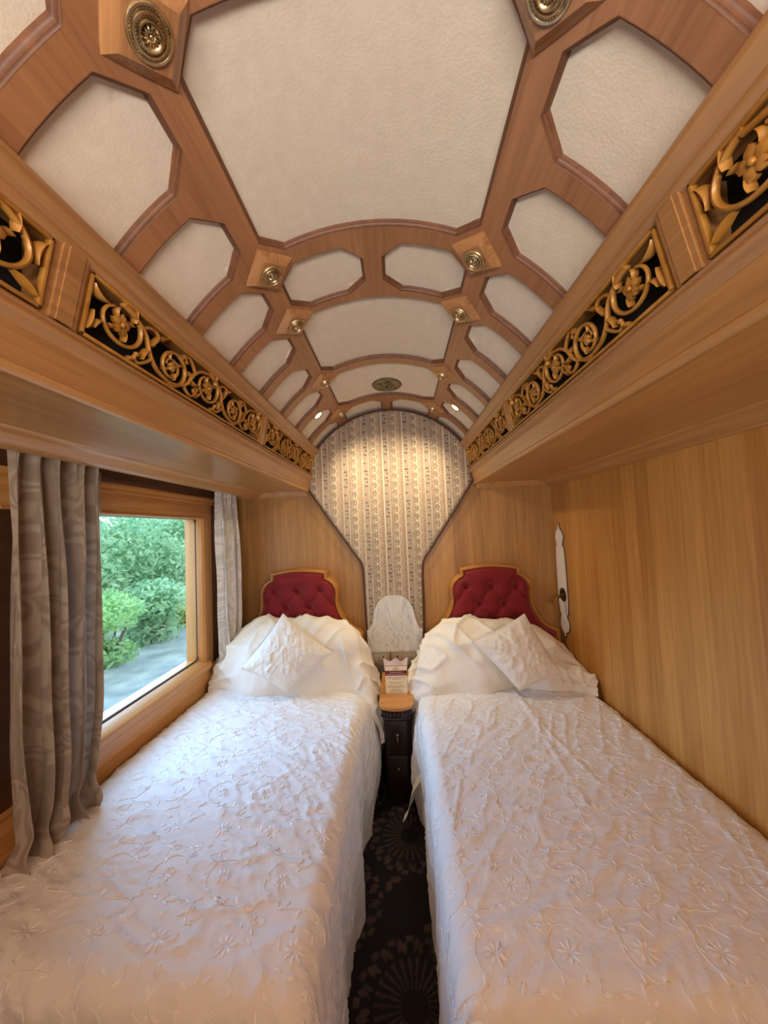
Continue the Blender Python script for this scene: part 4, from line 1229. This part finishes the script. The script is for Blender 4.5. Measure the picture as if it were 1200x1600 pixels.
protos = [make_bush(11, 'bush', LEAF[0]), make_bush(23, 'bush', LEAF[1], 3600, 1.5), make_bush(37, 'bush', LEAF[2], 4600, 2.2)]
rd = np.random.RandomState(77)
lump = [(-8.2-2.6*rd.rand(), 5.0+15*rd.rand(), -.7+3.1*rd.rand(), .5+.6*rd.rand()) for _ in range(170)]
NL = 52000
L_ = np.array(lump); bi = L_[rd.randint(len(lump), size=NL)]; d = rd.normal(size=(NL, 3)); d /= np.linalg.norm(d, axis=1)[:, None]
c = bi[:, :3]+d*bi[:, 3:]*(.65+.45*rd.rand(NL, 1)); c[:, 2] = np.maximum(c[:, 2], GZ+.05)
e1 = rd.normal(size=(NL, 3)); e1 /= np.linalg.norm(e1, axis=1)[:, None]; e2 = np.cross(e1, d+.3*rd.normal(size=(NL, 3))); e2 /= np.linalg.norm(e2, axis=1)[:, None]+1e-9
s_ = rd.uniform(.07, .13, size=(NL, 1)); w_ = s_*.45
v = np.stack([c-e1*s_, c+e2*w_, c+e1*s_, c-e2*w_], 1).reshape(-1, 3); f = np.arange(NL*4).reshape(-1, 4)
o = mk('foliage_bank', v, f, LEAF[2], smooth=False); tag(o, 'thick bank of pale green foliage filling the view through the window', 'foliage', kind='stuff')
rb = random.Random(5); used = [False]*3
spots = []
for row, (bx, sc) in enumerate(((-5.9, .78),)):
    y = 5.2
    while y < 11.5:
        spots.append((bx+rb.uniform(-.15, .15), y, sc*rb.uniform(.85, 1.15), row)); y += (1.5, 2.15, 2.7)[row]
for i, (bx, by, sc, row) in enumerate(spots):
    k = (1 if i % 3 == 0 else (0 if i % 2 else 2)) if row == 0 else rb.choice((0, 2, 0))
    o = protos[k] if not used[k] else copy_tree(protos[k]); used[k] = True
    o.location = (bx, by, GZ-.30+(.9*float(sstep(-6.5, -13, bx)))); o.rotation_euler = (0, 0, rb.uniform(0, 6.3)); o.scale = (sc*1.15, sc*1.15, sc)
    lk = ('mid green', 'yellow green', 'blue green')[k]; rn = ''
    tag(o, '%s leafy bush by the track outside the window' % lk, 'bush', '%s bushes outside the window' % lk)

# ------------------------------------------------------------------ light
def area(name, loc, rot, size, power, color, sy=None):
    l = bpy.data.lights.new(name, 'AREA'); l.energy = power; l.color = color; l.size = size
    if sy: l.shape = 'RECTANGLE'; l.size_y = sy
    o = bpy.data.objects.new(name, l); o.location = loc; o.rotation_euler = rot; COL.objects.link(o); return o
def point(name, loc, power, color, r):
    l = bpy.data.lights.new(name, 'POINT'); l.energy = power; l.color = color; l.shadow_soft_size = r
    o = bpy.data.objects.new(name, l); o.location = loc; COL.objects.link(o); return o
WARM = (1.0, .93, .845); COOL = (.22, .50, 1.0)
point('fill_point', (.40, -1.15, 1.55), 1.5, WARM, .16)  # pair of added soft fill points behind the camera, no fixture exists
point('fill_point', (-.40, -1.15, 1.55), 1.5, WARM, .16)
# added unseen fill behind the viewpoint, brightens vault and end wall, no fixture
d = Vector((0, .48, .88))
area('upward_fill', (0, -1.15, 1.42), d.to_track_quat('-Z', 'Z').to_euler(), 1.5, 30, WARM, .3)
for sg in (-1, 1):
    l = bpy.data.lights.new('spot_beam', 'SPOT'); l.energy = 19; l.color = (1, .82, .52); l.spot_size = math.radians(106); l.spot_blend = 1.0; l.shadow_soft_size = .03
    o = bpy.data.objects.new('spot_beam', l); p = vault([sg*.462], [2.20], R-.002)[0]; o.location = p
    d = Vector((-sg*.42, .27, -.62)); o.rotation_euler = d.to_track_quat('-Z', 'Y').to_euler(); COL.objects.link(o)
# soft daylight from the overcast sky on the window side
sun = bpy.data.lights.new('daylight', 'SUN'); sun.energy = 5.8; sun.color = COOL; sun.angle = math.radians(70)
so = bpy.data.objects.new('daylight', sun); d = Vector((1, -.35, -.74)); so.rotation_euler = d.to_track_quat('-Z', 'Y').to_euler(); COL.objects.link(so)
w = bpy.data.worlds.new('sky'); bpy.context.scene.world = w; w.use_nodes = True
nt = w.node_tree; bg = nt.nodes['Background']; bg.inputs['Color'].default_value = (.80, .91, 1.0, 1); bg.inputs['Strength'].default_value = 1.45

# ------------------------------------------------------------------ camera
cam = bpy.data.cameras.new('camera'); co = bpy.data.objects.new('camera', cam); COL.objects.link(co)
yaw, pit, rol = .04622698, .04933002, .04256751
Mz = Matrix.Rotation(yaw, 3, 'Z'); Mx_ = Matrix.Rotation(pit, 3, 'X'); My = Matrix.Rotation(rol, 3, 'Y')
Rm = Mz @ Mx_ @ My
right, fwd, upv = Rm.col[0], Rm.col[1], Rm.col[2]
Mc = Matrix((right, upv, -fwd)).transposed().to_4x4(); Mc.translation = (.0472, 0, 1.55)
co.matrix_world = Mc
cam.sensor_fit = 'AUTO'; cam.sensor_width = 36; cam.lens = 550/1600*36; cam.shift_x = 3.5/1600; cam.clip_start = .02; cam.clip_end = 100
sc = bpy.context.scene; sc.camera = co
sc.view_settings.view_transform = 'Standard'; sc.view_settings.look = 'None'; sc.view_settings.gamma = 1; sc.view_settings.exposure = 0.92
sc.view_settings.use_curve_mapping = False
